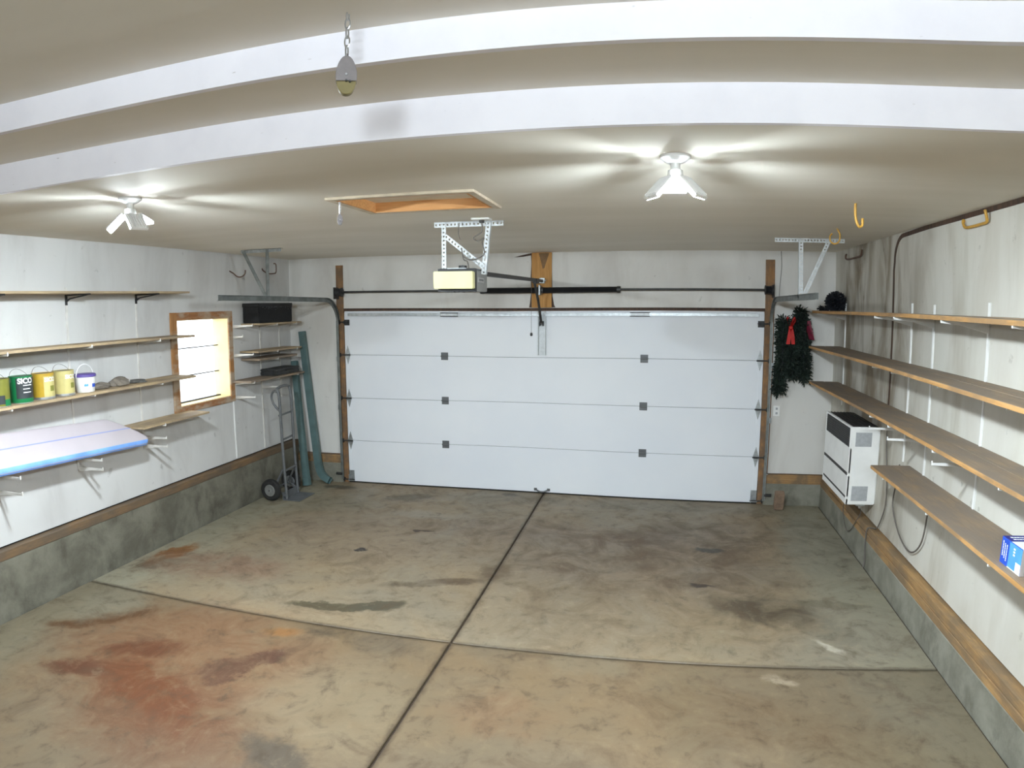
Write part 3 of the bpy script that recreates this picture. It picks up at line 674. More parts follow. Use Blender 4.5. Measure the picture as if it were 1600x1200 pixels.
m = MB().perf((2.150, -2.83, H - 0.020), (2.660, -2.83, H - 0.020), (0, 0, 1), 0.036, 0.028).box(2.150, 2.660, -2.83, -2.795, H - 0.003, H + 0.001); m.build('hanger_angle', 'galv_paint', op)
m = MB().perf((2.222, -2.838, OZ1), (2.222, -2.838, H - 0.004), (1, 0, 0), 0.032).box(2.206, 2.209, -2.836, -2.805, OZ1, H - 0.004); m.build('hanger_strut', 'galv_paint', op)
m = MB().perf((2.515, -2.842, OZ1 - 0.03), (2.555, -2.842, H - 0.004), (1, 0, -0.12), 0.034).bar((2.532, -2.825, OZ1 - 0.03), (2.572, -2.825, H - 0.004), 0.03, 0.003, (1, 0, 0)); m.build('hanger_strut', 'galv_paint', op)
m = MB().perf((2.235, -2.847, H - 0.10), (2.52, -2.847, OZ1 + 0.02), (0.55, 0, 1), 0.034); m.build('hanger_brace', 'galv_paint', op)
# rail, trolley, arm
m = MB().bar((2.44, -2.72, 2.425), (2.455, -0.03, 2.468), 0.03, 0.034); m.build('rail', 'black', op, 0.003)
m = MB().box(2.425, 2.485, -0.06, -0.02, 2.44, 2.50).tube([(2.42, -0.05, 2.47), (2.50, -0.05, 2.47)], 0.009, 8); m.build('header_bracket', 'galv', op, 0.002)
m = MB().box(2.425, 2.475, -0.50, -0.36, 2.425, 2.475); m.build('trolley', 'black', op, 0.005)
m = MB().bar((2.435, -0.42, 2.44), (2.435, -0.20, 2.26), 0.006, 0.028, (1, 0, 0)).bar((2.438, -0.22, 2.28), (2.45, -0.055, 1.99), 0.006, 0.028, (1, 0, 0)); m.build('door_arm', 'dark', op, 0.001)
m = MB().tube(smoothpath([(2.405, -0.43, 2.43), (2.402, -0.42, 2.2), (2.402, -0.415, 1.90)]), 0.0022, 6); m.build('release_cord', 'cable', op)
MB().lathe([(0, -0.02), (0.012, -0.015), (0.015, 0.0), (0.012, 0.015), (0, 0.02)], (2.402, -0.415, 1.885), 'z', 10).build('release_knob', 'dark', op, smooth=True)
# ceiling receptacle and opener wiring
rc = thing('ceiling_outlet', (2.55, -2.95, H), 'flat white outlet plate on the ceiling above the opener', 'outlet')
MB().box(2.47, 2.60, -3.0, -2.91, H - 0.012, H + 0.001).build('cover_plate', 'white_pl', rc, 0.003)
MB().lathe([(0, -0.03), (0.018, -0.03), (0.02, -0.01), (0, -0.01)], (2.535, -2.95, H), 'z', 12).build('plug', 'cable_d', rc)
cd = MB().tube(smoothpath([(2.535, -2.95, H - 0.03), (2.535, -2.95, H - 0.09), (2.47, -2.93, H - 0.125), (2.50, -2.93, H - 0.15), (2.545, -2.93, H - 0.13), (2.53, -2.92, H - 0.16), (2.53, -2.88, H - 0.24), (2.44, -2.88, H - 0.275), (2.385, -2.89, H - 0.25), (2.37, -2.89, H - 0.19), (2.385, -2.89, H - 0.27), (2.42, -2.92, H - 0.29), (2.435, -2.93, OZ1)]), 0.0045, 6).build('power_cord', 'cable', None, smooth=True, at=(2.5, -2.93, OZ1))
tag(cd, 'grey cord looping from the ceiling outlet to the opener', 'cord')
cd = MB().tube(smoothpath([(2.345, -2.86, H - 0.01), (2.34, -2.86, H - 0.09), (2.352, -2.86, H - 0.13)]), 0.003, 6).build('bell_wire', 'cable', None, at=(2.345, -2.86, H - 0.13))
tag(cd, 'short thin wire dangling beside the opener bracket', 'wire')

# ------------------------------------------------------------------ ceiling lamps
def lamp(x, y, z, rot, label, tilts=(14, 46, 46), led='led'):
    t = thing('ceiling_lamp', (x, y, z), label, 'lamp', 'folding LED ceiling lamps')
    MB().lathe([(0.0, 0.001), (0.062, 0.001), (0.062, -0.010), (0.045, -0.024), (0.030, -0.032), (0.0, -0.032)], (x, y, z), 'z', 24).build('ceiling_rose', 'white_pl', t, smooth=True)
    MB().lathe([(0.0, -0.03), (0.020, -0.03), (0.020, -0.055), (0.030, -0.060), (0.034, -0.105), (0.0, -0.108)], (x, y, z), 'z', 20).build('lamp_body', 'white_pl', t, smooth=True)
    hb = z - 0.090
    for i in range(3):
        tilt = math.radians(tilts[i])
        a = rot + i * 2 * PI / 3
        d = Vector((math.cos(a), math.sin(a), 0)); sd = Vector((-math.sin(a), math.cos(a), 0))
        out = d * math.cos(tilt) + Vector((0, 0, -1)) * math.sin(tilt)
        nrm = sd.cross(out); nrm = nrm if nrm.z > 0 else -nrm
        c = Vector((x, y, hb)) + d * 0.030 + out * 0.062
        wgt = MB().obox(c, out * 0.058, sd * 0.050, nrm * 0.007)
        for q in range(-3, 4): wgt.obox(c + sd * q * 0.013 + nrm * 0.010, out * 0.052, sd * 0.0016, nrm * 0.005)
        wg = wgt.build('wing', 'white_pl', t)
        MB().obox(c - nrm * 0.0085, out * 0.054, sd * 0.046, nrm * 0.0015).build('led_panel', led, wg)
    MB().lathe([(0.0, -0.112), (0.030, -0.110), (0.034, -0.106), (0.0, -0.104)], (x, y, z), 'z', 20).build('end_cap', 'white_pl', t)
    return t
lamp(3.800, -4.690, H, PI / 2, 'three winged LED lamp lit on the ceiling, farther from the window')
lamp(1.085, -4.670, H, PI / 2 + 0.15, 'three winged LED lamp lit on the ceiling, on the window side')
bl = thing('unseen_batten_light', (3.6, YB, 2.80), 'unseen added batten light high on the inner wall, brightening the ceiling steps', 'lamp')  # assumed lamp added behind the camera, never in view; brightens the white fascias
MB().box(2.96, 4.24, YB, YB + 0.045, 2.735, 2.865).build('housing', 'white_pl', bl, 0.004)  # housing of the added, unseen batten
MB().box(3.00, 4.20, YB + 0.045, YB + 0.058, 2.750, 2.850).build('unseen_diffuser', 'fill_led', bl, 0.003)
for x in (2.98, 4.22): MB().box(x - 0.022, x + 0.022, YB, YB + 0.062, 2.732, 2.868).build('end_cap', 'white_pl', bl, 0.003)
# ------------------------------------------------------------------ shelves
def standard(x, y, z0, z1, side, mat, label, group):
    sx = side
    m = MB().box(min(x, x + sx * 0.012), max(x, x + sx * 0.012), y - 0.009, y + 0.009, z0, z1)
    o = m.build('shelf_standard', mat, None, 0.001, at=(x, y, z0))
    return tag(o, label, 'rail', group)
def bracket_mesh(L, h, mat, side, tip=0.014, hook=True, name='bracket'):
    pr = [(0, 0), (L, 0), (L, -tip), (L * 0.55, -tip - (h - tip) * 0.25), (0.02, -h), (0, -h)]
    m = MB().prism(pr, (0, -0.006, 0), (side, 0, 0), (0, 0, 1), (0, 0.012, 0))
    if hook: m.box(min(side * L, side * (L - 0.006)), max(side * L, side * (L - 0.006)), -0.006, 0.006, -0.002, 0.012)
    return proto(m, name, mat, 0.001)
MT['br_pale'] = plain('bracket_pale', S(214, 211, 205), 0.5, 0.1, 0.1, 10)
brW = bracket_mesh(0.300, 0.065, 'white', -1)
brP = bracket_mesh(0.285, 0.030, 'white', -1)
m = MB().box(0, 0.285, -0.008, 0.008, -0.012, 0).box(0, 0.012, -0.010, 0.010, -0.085, 0)
m.prism([(0.012, -0.062), (0.05, -0.040), (0.20, -0.022), (0.27, -0.012), (0.20, -0.012), (0.06, -0.028), (0.012, -0.040)], (0, -0.005, 0), (1, 0, 0), (0, 0, 1), (0, 0.010, 0))
brB = proto(m, 'bracket', 'black', 0.001)
brL = bracket_mesh(0.285, 0.040, 'br_pale', 1)
brS = bracket_mesh(0.255, 0.032, 'br_pale', 1)
brS2 = bracket_mesh(0.125, 0.028, 'br_pale', 1)

def shelf(name_loc, label, boards, mat, brs, zt, th, edge=None, warp=0.0, group=None):
    """boards: list of (x0,x1,y0,y1)"""
    t = thing('wall_shelf', name_loc, label, 'shelf', group)
    for (x0, x1, y0, y1) in boards:
        m = MB(); n = 12
        for i in range(n):
            a, b = i / n, (i + 1) / n
            ya, yb_ = y0 + (y1 - y0) * a, y0 + (y1 - y0) * b
            za, zb = zt + warp * math.sin(a * 7 + x0 * 9), zt + warp * math.sin(b * 7 + x0 * 9)
            vs = [(x0, ya, za - th), (x1, ya, za - th), (x1, ya, za), (x0, ya, za), (x0, yb_, zb - th), (x1, yb_, zb - th), (x1, yb_, zb), (x0, yb_, zb)]
            fs = [(3, 2, 6, 7), (0, 4, 5, 1), (1, 5, 6, 2), (0, 3, 7, 4)]
            if i == 0: fs.append((0, 1, 2, 3))
            if i == n - 1: fs.append((4, 7, 6, 5))
            m.add(vs, fs)
        bo = m.build('board', mat, t)
        if edge:
            xe = min(x0, x1) if XR - 1 < x0 else max(x0, x1)
            sgn = -1 if XR - 1 < x0 else 1
            if abs(xe - edge) < 1e-6:
                e = MB()
                for i in range(n):
                    a, b = i / n, (i + 1) / n
                    ya, yb_ = y0 + (y1 - y0) * a, y0 + (y1 - y0) * b
                    za, zb = zt + warp * math.sin(a * 7 + x0 * 9), zt + warp * math.sin(b * 7 + x0 * 9)
                    xa_, xb_ = xe + sgn * 0.0012, xe + sgn * -0.004
                    e.add([(xb_, ya, za - th - .0005), (xa_, ya, za - th - .0005), (xa_, ya, za - .002), (xb_, ya, za - .002), (xb_, yb_, zb - th - .0005), (xa_, yb_, zb - th - .0005), (xa_, yb_, zb - .002), (xb_, yb_, zb - .002)],
                          [(3, 2, 6, 7), (0, 4, 5, 1), (1, 5, 6, 2), (0, 3, 7, 4)] + ([(0, 1, 2, 3)] if i == 0 else []) + ([(4, 7, 6, 5)] if i == n - 1 else []))
                e.build('front_edge', 'shelf_e', bo)
    for (me, x, y) in brs: inst(me, 'bracket', (x, y, zt - th - 0.0005), t)
    return t
YN = -5.6                                             # shelves run on past the frame
xf = XR - 0.302
RY = (-2.33, -2.76, -3.577)
def rb(*ys_): return [(brW, XR - 0.001, y) for y in ys_]
shelf((XR, -2.7, 2.15), 'top dirty wooden shelf on the sooty wall with a dark leafy clump at its end', [(xf, XR - 0.14, YN, -0.22), (XR - 0.138, XR - 0.004, YN, -0.25)], 'shelf_r', rb(-0.45, *RY, -4.4), 2.158, 0.026, xf, 0.004)
shelf((XR, -2.7, 1.78), 'second wooden shelf down on the sooty wall, bare with a crack between its planks', [(xf - 0.02, XR - 0.16, YN, -0.2), (XR - 0.155, XR - 0.004, YN, -0.24)], 'shelf_r', rb(-0.45, *RY, -4.4), 1.788, 0.024, xf - 0.02, 0.003)
shelf((XR, -2.7, 1.41), 'third wooden shelf down on the sooty wall, running just above the heater', [(xf, XR - 0.15, YN, -0.2), (XR - 0.148, XR - 0.004, YN, -0.24)], 'shelf_r', rb(-0.45, *RY, -4.4), 1.415, 0.024, xf, 0.003)
shelf((XR, -3.8, 1.03), 'lowest wooden shelf on the sooty wall, ending beside the heater', [(xf, XR - 0.15, YN, -2.46), (XR - 0.148, XR - 0.004, YN, -2.47)], 'shelf_r', rb(-2.75, -3.577, -4.4), 1.042, 0.024, xf, 0.002)
for y, z0, zt, lb in ((-2.33, 1.04, 2.235, 'first white slotted rail past the heater, carrying the long shelves'), (-2.76, 0.95, 2.225, 'second white slotted rail past the heater, carrying the long shelves'), (-3.577, 0.92, 2.24, 'third white slotted rail past the heater, carrying the long shelves'), (-4.4, 0.92, 2.24, 'white slotted rail behind the blue and white carton'), (-0.45, 1.2, 2.235, 'white slotted rail in the sooty corner by the leafy clump')):
    standard(XR, y, z0, zt, -1, 'white', lb, 'white slotted rails on the sooty wall')
# spare white brackets left hooked in the rails
def spare(me, x, y, z, label, group):
    o = bpy.data.objects.new('shelf_bracket', me); COL.objects.link(o); o.location = (x, y, z); ORG[o.name] = Vector((x, y, z))
    return tag(o, label, 'bracket', group)
for y, z, lb in ((-2.33, 1.30, 'spare white bracket on the first rail past the heater'), (-2.76, 1.30, 'spare white bracket on the second rail past the heater'), (-3.577, 1.315, 'spare white bracket on the third rail past the heater')):
    spare(brP, XR - 0.012, y, z, lb, 'spare white brackets')

# left wall shelves
dL = 0.285
xl = XL + dL
GL = [(brL, XL + 0.001, y) for y in (-2.70, -3.51, -4.30)]
shelf((XL, -3.6, 2.35), 'top shelf of the window wall on black brackets', [(XL + 0.004, xl - 0.03, YN, -2.235)], 'shelf_l', [(brB, XL + 0.001, y) for y in (-2.70, -3.51, -4.30)], 2.362, 0.018, None, 0.001)
shelf((XL, -3.6, 1.94), 'bare narrow shelf above the paint cans', [(XL + 0.004, xl - 0.012, YN, -2.20)], 'shelf_l', GL, 1.952, 0.020, None, 0.001)
shelf((XL, -3.6, 1.56), 'shelf on the window wall holding paint cans and gloves', [(XL + 0.004, xl + 0.005, YN, -2.235)], 'shelf_l', GL, 1.572, 0.020, None, 0.001)
shelf((XL, -2.5, 1.19), 'short pale shelf just below the window', [(XL + 0.004, xl - 0.01, -2.97, -2.04)], 'shelf_l', [(brL, XL + 0.001, -2.70)], 1.196, 0.018, None, 0.001)
for y, lb in ((-2.70, 'pale slotted rail between the window and the gloves'), (-3.51, 'pale slotted rail behind the white pail'), (-4.30, 'pale slotted rail behind the olive green can')):
    standard(XL, y, 0.93, 2.40, 1, 'br_pale', lb, 'pale slotted rails on the window wall')
for y, z, lb in ((-2.71, 1.062, 'thin empty bracket level with the tip of the padded board, upper of two'), (-2.71, 0.985, 'thin empty bracket by the tip of the padded board, lower of two'), (-3.51, 1.030, 'thin bracket carrying the middle of the white padded board'), (-4.30, 1.070, 'thin bracket carrying the white padded board under the olive green can'), (-3.51, 0.955, 'thin empty bracket below the middle of the padded board under the pail'), (-4.30, 0.955, 'thin empty bracket below the padded board under the olive green can')):
    spare(brL, XL + 0.012, y, z, lb, 'thin brackets by the padded board')
# shelves between window and corner
cx0, cx1 = XL + 0.004, XL + 0.255
SB = lambda *v: [(brS, XL + 0.001, y) for y in v]
shelf((XL, -0.65, 2.01), 'corner shelf carrying the black box', [(cx0, cx1, -1.06, -0.16)], 'shelf_l', SB(-0.70, -0.27), 2.020, 0.018)
shelf((XL, -0.65, 1.71), 'corner shelf second below the black box shelf, tucked behind the green downspout', [(cx0, cx1, -1.10, -0.17)], 'shelf_l', SB(-0.70, -0.27), 1.715, 0.018)
shelf((XL, -0.65, 1.63), 'short brown corner shelf between two longer ones', [(cx0, cx1, -1.08, -0.28)], 'shelf_r', SB(-0.70, -0.27), 1.632, 0.022)
shelf((XL, -0.65, 1.40), 'lowest brown corner shelf with a dark case on it', [(cx0, cx1 + 0.01, -1.28, -0.14)], 'shelf_r', SB(-0.70, -0.27), 1.405, 0.020)
for y, z0, z1, lb in ((-0.69, 0.54, 2.06, 'pale slotted rail behind the corner shelves, nearer the window'), (-0.27, 1.10, 2.06, 'pale slotted rail behind the corner shelves, nearer the downspouts')):
    standard(XL, y, z0, z1, 1, 'br_pale', lb, 'pale slotted rails in the corner')
standard(XL, -1.262, 0.54, 1.178, 1, 'white', 'white slotted rail running down from the window casing', None)
standard(XL, -1.215, 1.20, 2.06, 1, 'br_pale', 'slotted rail hugging the edge of the window casing', None)
for me, z, lb in ((brS, 2.008, 'topmost'), (brS2, 1.890, 'short second'), (brS, 1.695, 'third'), (brS, 1.388, 'fourth'), (brS, 1.232, 'lowest')):
    spare(me, XL + 0.012, -1.215, z, lb + ' small pale bracket jutting out beside the window casing', 'brackets beside the window casing')

spare(brS, XL + 0.012, -0.69, 1.285, 'empty pale bracket below the lowest corner shelf behind the hand truck handle', None)
# ------------------------------------------------------------------ things on the left shelves
zc = 1.573
def text_part(txt, size, place, mat, parent, name='lettering'):
    cu = bpy.data.curves.new('txt', 'FONT'); cu.body = txt; cu.size = size; cu.align_x = 'CENTER'; cu.align_y = 'CENTER'; cu.offset = size * 0.035
    ob = bpy.data.objects.new('txt', cu); COL.objects.link(ob)
    dg = bpy.context.evaluated_depsgraph_get(); dg.update()
    me0 = bpy.data.meshes.new_from_object(ob.evaluated_get(dg))
    bm = bmesh.new(); bm.from_mesh(me0)
    bmesh.ops.subdivide_edges(bm, edges=[e for e in bm.edges if e.calc_length() > size * 0.3], cuts=2)
    bmesh.ops.triangulate(bm, faces=bm.faces)
    m = MB(); m.add([place(v.co.x, v.co.y) for v in bm.verts], [tuple(v.index for v in fc.verts) for fc in bm.faces])
    bm.free(); bpy.data.objects.remove(ob); bpy.data.curves.remove(cu); bpy.data.meshes.remove(me0)
    return m.build(name, mat, parent)
def patch(cx_, cy_, r, a0, a1, z0, z1, n=14):
    m = MB(); vs = []; fs = []
    for i in range(n + 1):
        a = a0 + (a1 - a0) * i / n
        for rr in (r, r + 0.0008):
            for z in (z0, z1): vs.append((cx_ + rr * math.cos(a), cy_ + rr * math.sin(a), z))
    for i in range(n):
        o, p = i * 4, (i + 1) * 4
        fs += [(o + 2, p + 2, p + 3, o + 3), (o, o + 1, p + 1, p), (o + 1, o + 3, p + 3, p + 1), (o, p, p + 2, o + 2)]
    fs += [(0, 2, 3, 1), (n * 4, n * 4 + 1, n * 4 + 3, n * 4 + 2)]
    return m.add(vs, fs)
def can(x, y, body, label, kind):
    R, h = 0.083, 0.192
    t = thing('paint_can', (x, y, zc), label, 'paint can', 'paint cans on the shelf')
    MB().lathe([(0.0, 0), (R - 0.002, 0), (R, 0.004), (R, h - 0.006), (R + 0.002, h - 0.004), (R + 0.002, h), (R - 0.006, h + 0.001), (R - 0.008, h - 0.005), (0.0, h - 0.006)], (x, y, zc), 'z', 36).build('body', body, t, smooth=True)
    MB().lathe([(R + 0.001, 0.0), (R + 0.002, 0.002), (R + 0.002, 0.006), (R, 0.007)], (x, y, zc), 'z', 36).build('bottom_rim', 'tin', t, smooth=True)
    MB().lathe([(0, h - 0.005), (R - 0.02, h - 0.005), (R - 0.014, h - 0.002), (R - 0.007, h - 0.003)], (x, y, zc), 'z', 36).build('lid', 'tin_d', t, smooth=True)
    hy = [(x, y + (R + 0.004) * math.cos(a), zc + h * 0.80 + 0.085 * math.sin(a) * (1 if kind != 'low' else -0.5)) for a in [PI * i / 14 for i in range(15)]]
    MB().tube([(p[0] - 0.05 * math.sin(PI * i / 14), p[1], p[2]) for i, p in enumerate(hy)], 0.0016, 6).build('wire_handle', 'cable', t)
    A = math.radians(-30)
    wr_ = lambda rr, z: (lambda u, v: (x + rr * math.cos(A + u / rr), y + rr * math.sin(A + u / rr), zc + z + v))
    if kind == 'green':
        lb = patch(x, y, R, A - 0.55, A + 1.35, 0.035, 0.180).build('paper_label', 'c_dark', t)
        text_part('SICO', 0.052, (lambda u, v: (x + (R + .0018) * math.cos(A + 0.3 + u / R), y + (R + .0018) * math.sin(A + 0.3 + u / R), zc + 0.158 + v)), 'white_pl', lb)
        for z, w_ in ((0.125, 0.9), (0.10, 0.7), (0.075, 0.8)):
            patch(x, y, R + 0.001, A + 0.05, A + w_, z, z + 0.006).build('label_line', 'white_pl', lb)
    elif kind in ('gold', 'pale'):
        lb = patch(x, y, R, A - 0.1, A + 1.3, 0.02, 0.17).build('paper_label', 'c_pale', t)
        text_part('SICO', 0.042, (lambda u, v: (x + (R + .0015) * math.cos(A + 0.55 + u / R), y + (R + .0015) * math.sin(A + 0.55 + u / R), zc + 0.145 + v)), 'white_pl', lb)
        patch(x, y, R + 0.001, A + 0.5, A + 1.0, 0.06, 0.10).build('label_picture', 'c_olive', lb)
        patch(x, y, R, A - 1.5, A + 1.5, 0.007, 0.020).build('tin_band', 'tin', t)
    else:
        lb = patch(x, y, R, A - 0.3, A + 0.5, 0.02, 0.08).build('label_picture', 'c_dark', t)
        patch(x, y, R, A + 0.5, A + 1.3, 0.005, 0.05).build('label_patch', 'c_green', t)
        patch(x, y, R, A - 0.7, A + 0.1, 0.11, 0.14).build('label_line', 'c_pale', t)
    return t
# patch() takes absolute z
_p = patch
def patch(cx_, cy_, r, a0, a1, z0, z1, n=14): return _p(cx_, cy_, r, a0, a1, z0 + (zc if z0 < 1 else 0), z1 + (zc if z1 < 1 else 0), n)
xcan = XL + 0.185
can(xcan, -4.335, 'c_olive', 'olive green paint can with a dark picture label', 'olive')
can(xcan, -4.135, 'c_green', 'bright green paint can with white and black label', 'green')
can(xcan, -3.935, 'c_gold', 'golden yellow paint can next to the green can', 'gold')
can(xcan, -3.738, 'c_pale', 'pale yellow paint can next to the white pail', 'pale')
xp, yp = XL + 0.185, -3.518
pl = thing('plastic_pail', (xp, yp, zc), 'small white plastic pail with purple lid and raised handle', 'pail')
MB().lathe([(0, 0), (0.070, 0), (0.074, 0.004), (0.084, 0.118), (0.088, 0.118), (0.088, 0.126), (0, 0.126)], (xp, yp, zc), 'z', 32).build('body', 'white_pl', pl, smooth=True)
MB().lathe([(0, 0.145), (0.080, 0.145), (0.090, 0.140), (0.091, 0.124), (0.088, 0.120), (0, 0.120)], (xp, yp, zc), 'z', 32).build('lid', 'purple', pl, smooth=True)
MB().tube([(xp, yp + 0.092 * math.cos(a), zc + 0.118 + 0.10 * math.sin(a)) for a in [PI * i / 16 for i in range(17)]], 0.004, 8).build('handle', 'white_pl', pl, smooth=True)
A = math.radians(-5)
pt = patch(xp, yp, 0.0785, A + 0.1, A + 0.75, 0.04, 0.095).build('blue_label', 'blue', pl)
patch(xp, yp, 0.0785, A - 0.75, A - 0.35, 0.05, 0.085).build('faded_mark', 'sky', pl)
# gloves / rags
def lump(name, c, sx, sy, sz, mat, label, cat, seed, group=None):
    rnd = random.Random(seed); m = MB(); nu, nv = 30, 16; vs = []; fs = []
    ph = [rnd.uniform(0, 6.28) for _ in range(8)]
    for j in range(nv + 1):
        th = PI * j / nv
        for i in range(nu):
            a = 2 * PI * i / nu
            r = 1 + 0.22 * math.sin(3 * a + ph[0] + 2 * th) + 0.16 * math.sin(5 * a + ph[1]) * math.sin(2 * th + ph[2]) + 0.1 * math.sin(4 * th + ph[3]) + 0.10 * abs(math.sin(4 * a + 5 * th + ph[5])) + 0.07 * math.sin(9 * a - 6 * th + ph[6])
            z = math.cos(th); z = z if z > -0.3 else -0.3
            vs.append((c[0] + sx * r * math.sin(th) * math.cos(a), c[1] + sy * r * math.sin(th) * math.sin(a), c[2] + sz * 0.3 + sz * z * (0.9 + 0.2 * math.sin(2 * a + ph[4]))))
    zmin = min(v[2] for v in vs)
    vs = [(v[0], v[1], v[2] - zmin + c[2]) for v in vs]
    for j in range(nv):
        for i in range(nu): fs.append((j * nu + i, j * nu + (i + 1) % nu, (j + 1) * nu + (i + 1) % nu, (j + 1) * nu + i))
    o = m.add(vs, fs).build(name, mat, None, smooth=True, at=c)
    return tag(o, label, cat, group)
lump('work_glove', (XL + 0.16, -3.340, zc), 0.055, 0.085, 0.040, 'cloth', 'crumpled grey work glove right next to the white pail', 'glove', 3)
lump('work_glove', (XL + 0.15, -3.105, zc), 0.060, 0.085, 0.055, 'cloth', 'bunched grey work glove heaped highest on the can shelf', 'glove', 5)
lump('rag', (XL + 0.14, -2.880, zc), 0.060, 0.080, 0.022, 'cloth_d', 'flat dark grey rag past the gloves on the can shelf', 'rag', 9)

# padded white board with a blue edge, propped steeply on the brackets against the wall
sb = thing('padded_board', (-0.65, -3.7, 1.03), 'long white padded board with a blue edge and faint stripe propped against the wall', 'board')
def board_pt(u, v, h):
    """u: metres from the window end, v: 0 top edge at the wall .. 1 lower front edge, h: out of the face"""
    y = -2.86 - u
    top = Vector((XL + 0.022, y, 1.262 + 0.060 * u)); bot = Vector((-0.535, y, 1.030 + 0.045 * u))
    nrm = Vector((0.72, 0, 0.69))
    return top + (bot - top) * v + nrm * h
def end_u(v):
    return 0.45 * max(0.0, 0.82 - v) ** 1.35 + 0.55 * max(0.0, v - 0.82) ** 1.5
VS = [0.5 - 0.5 * math.cos(PI * i / 22) for i in range(23)]
def board_skin(h_fun, vs, lo=0.0, hi=2.3, nu=30, name=None):
    m = MB(); P_ = []; fs = []
    for i in range(nu + 1):
        t = (i / nu) ** 1.8
        for v in vs:
            u0 = end_u(v); u = u0 + (hi - u0) * t + lo
            edge = min(1.0, (u - u0) / 0.03) if lo == 0 else 1.0
            P_.append(board_pt(u, v, h_fun(v, edge)))
    n = len(vs)
    for i in range(nu):
        for j in range(n - 1): fs.append((i * n + j, i * n + j + 1, (i + 1) * n + j + 1, (i + 1) * n + j))
    return m.add(P_, fs), n, nu
HT = 0.034
prof_h = lambda v, e: HT * (0.35 + 0.65 * math.sqrt(max(0.0, 1 - (1 - min(1, v / 0.10)) ** 2)) * math.sqrt(max(0.0, 1 - (1 - min(1, (1 - v) / 0.12)) ** 2))) * (0.45 + 0.55 * math.sqrt(max(0.0, 1 - (1 - e) ** 2)))
m1, n, nu = board_skin(prof_h, VS)
top_n = len(m1.v)
m2, _, _ = board_skin(lambda v, e: 0.0, VS)
m1.add(m2.v, [q[::-1] for q in m2.f])
for i in range(nu):
    for j in (0, n - 1):
        q = [i * n + j, (i + 1) * n + j, (i + 1) * n + j + top_n, i * n + j + top_n]; m1.f.append(tuple(q if j == 0 else q[::-1]))
for i in (0, nu):
    for j in range(n - 1):
        q = [i * n + j, i * n + j + 1, i * n + j + 1 + top_n, i * n + j + top_n]; m1.f.append(tuple(q[::-1] if i == 0 else q))
m1.build('cover', 'deck', sb, smooth=True)
me_, n, nu = board_skin(lambda v, e: prof_h(v, e) + 0.001, [0.90 + 0.10 * i / 8 for i in range(9)])
k0 = len(me_.v)
m2, _, _ = board_skin(lambda v, e: -0.001, [1.004, 1.006])
me_.add(m2.v, m2.f)
for i in range(nu): me_.f.append((i * n + n - 1, k0 + i * 2, k0 + (i + 1) * 2, (i + 1) * n + n - 1))
me_.build('blue_edge', 'rail_b', sb, smooth=True)
ms, _, _ = board_skin(lambda v, e: prof_h(v, e) + 0.0012, [0.425, 0.44, 0.455], 0.02)
ms.build('stripe', 'stripe', sb, smooth=True)

# black box and dark case in the corner
bx = thing('storage_box', (XL + 0.13, -0.66, 2.02), 'black box with a speckled front on the corner shelf', 'box')
MB().box(XL + 0.015, XL + 0.235, -1.035, -0.335, 2.0205, 2.235).build('body', 'blackm', bx, 0.008, seg=2)
MB().box(XL + 0.01, XL + 0.24, -1.04, -0.33, 2.20, 2.244).build('lid', 'black', bx, 0.006)
m = MB(); rr = random.Random(4)
for i in range(60):
    yy = rr.uniform(-1.0, -0.37); zz = 2.235 - abs(rr.gauss(0, 0.035)); zz = max(zz, 2.10); sz = rr.uniform(0.003, 0.008)
    m.box(XL + 0.235, XL + 0.2405, yy, yy + sz, min(zz, 2.194), min(zz, 2.194) + sz)
m.build('speckles', 'gsteel', bx)['kind'] = 'stuff'
cs = thing('tool_case', (XL + 0.13, -0.48, 1.406), 'flat dark grey case on the lowest corner shelf', 'case')
MB().box(XL + 0.02, XL + 0.23, -0.74, -0.20, 1.4055, 1.452).build('base', 'dark', cs, 0.008, seg=2)
MB().box(XL + 0.02, XL + 0.23, -0.74, -0.20, 1.454, 1.482).build('lid', 'dark', cs, 0.008, seg=2)
m = MB().tube([(XL + 0.23, -0.52, 1.452), (XL + 0.25, -0.52, 1.452), (XL + 0.25, -0.42, 1.452), (XL + 0.23, -0.42, 1.452)], 0.006, 8); m.build('handle', 'black', cs)

# hooks on the left wall
def hook(pts, r, mat, label, at, name='wall_hook', group=None):
    o = MB().tube(smoothpath(pts, 5), r, 8).build(name, mat, None, smooth=True, at=at); return tag(o, label, 'hook', group)
hook([(XL - 0.01, -1.24, 2.60), (XL + 0.05, -1.24, 2.57), (XL + 0.09, -1.23, 2.535), (XL + 0.14, -1.22, 2.53), (XL + 0.18, -1.21, 2.56), (XL + 0.18, -1.20, 2.60)], 0.007, 'hook_r', 'rusty curved hook on the wall above the window corner', (XL, -1.24, 2.57))
hook([(XL - 0.01, -0.60, 2.66), (XL + 0.02, -0.60, 2.62), (XL + 0.08, -0.60, 2.59), (XL + 0.15, -0.60, 2.585), (XL + 0.19, -0.60, 2.60), (XL + 0.19, -0.60, 2.69), (XL + 0.16, -0.60, 2.70)], 0.007, 'hook_r', 'rusty square hook on the wall behind the track hanger', (XL, -0.60, 2.62))

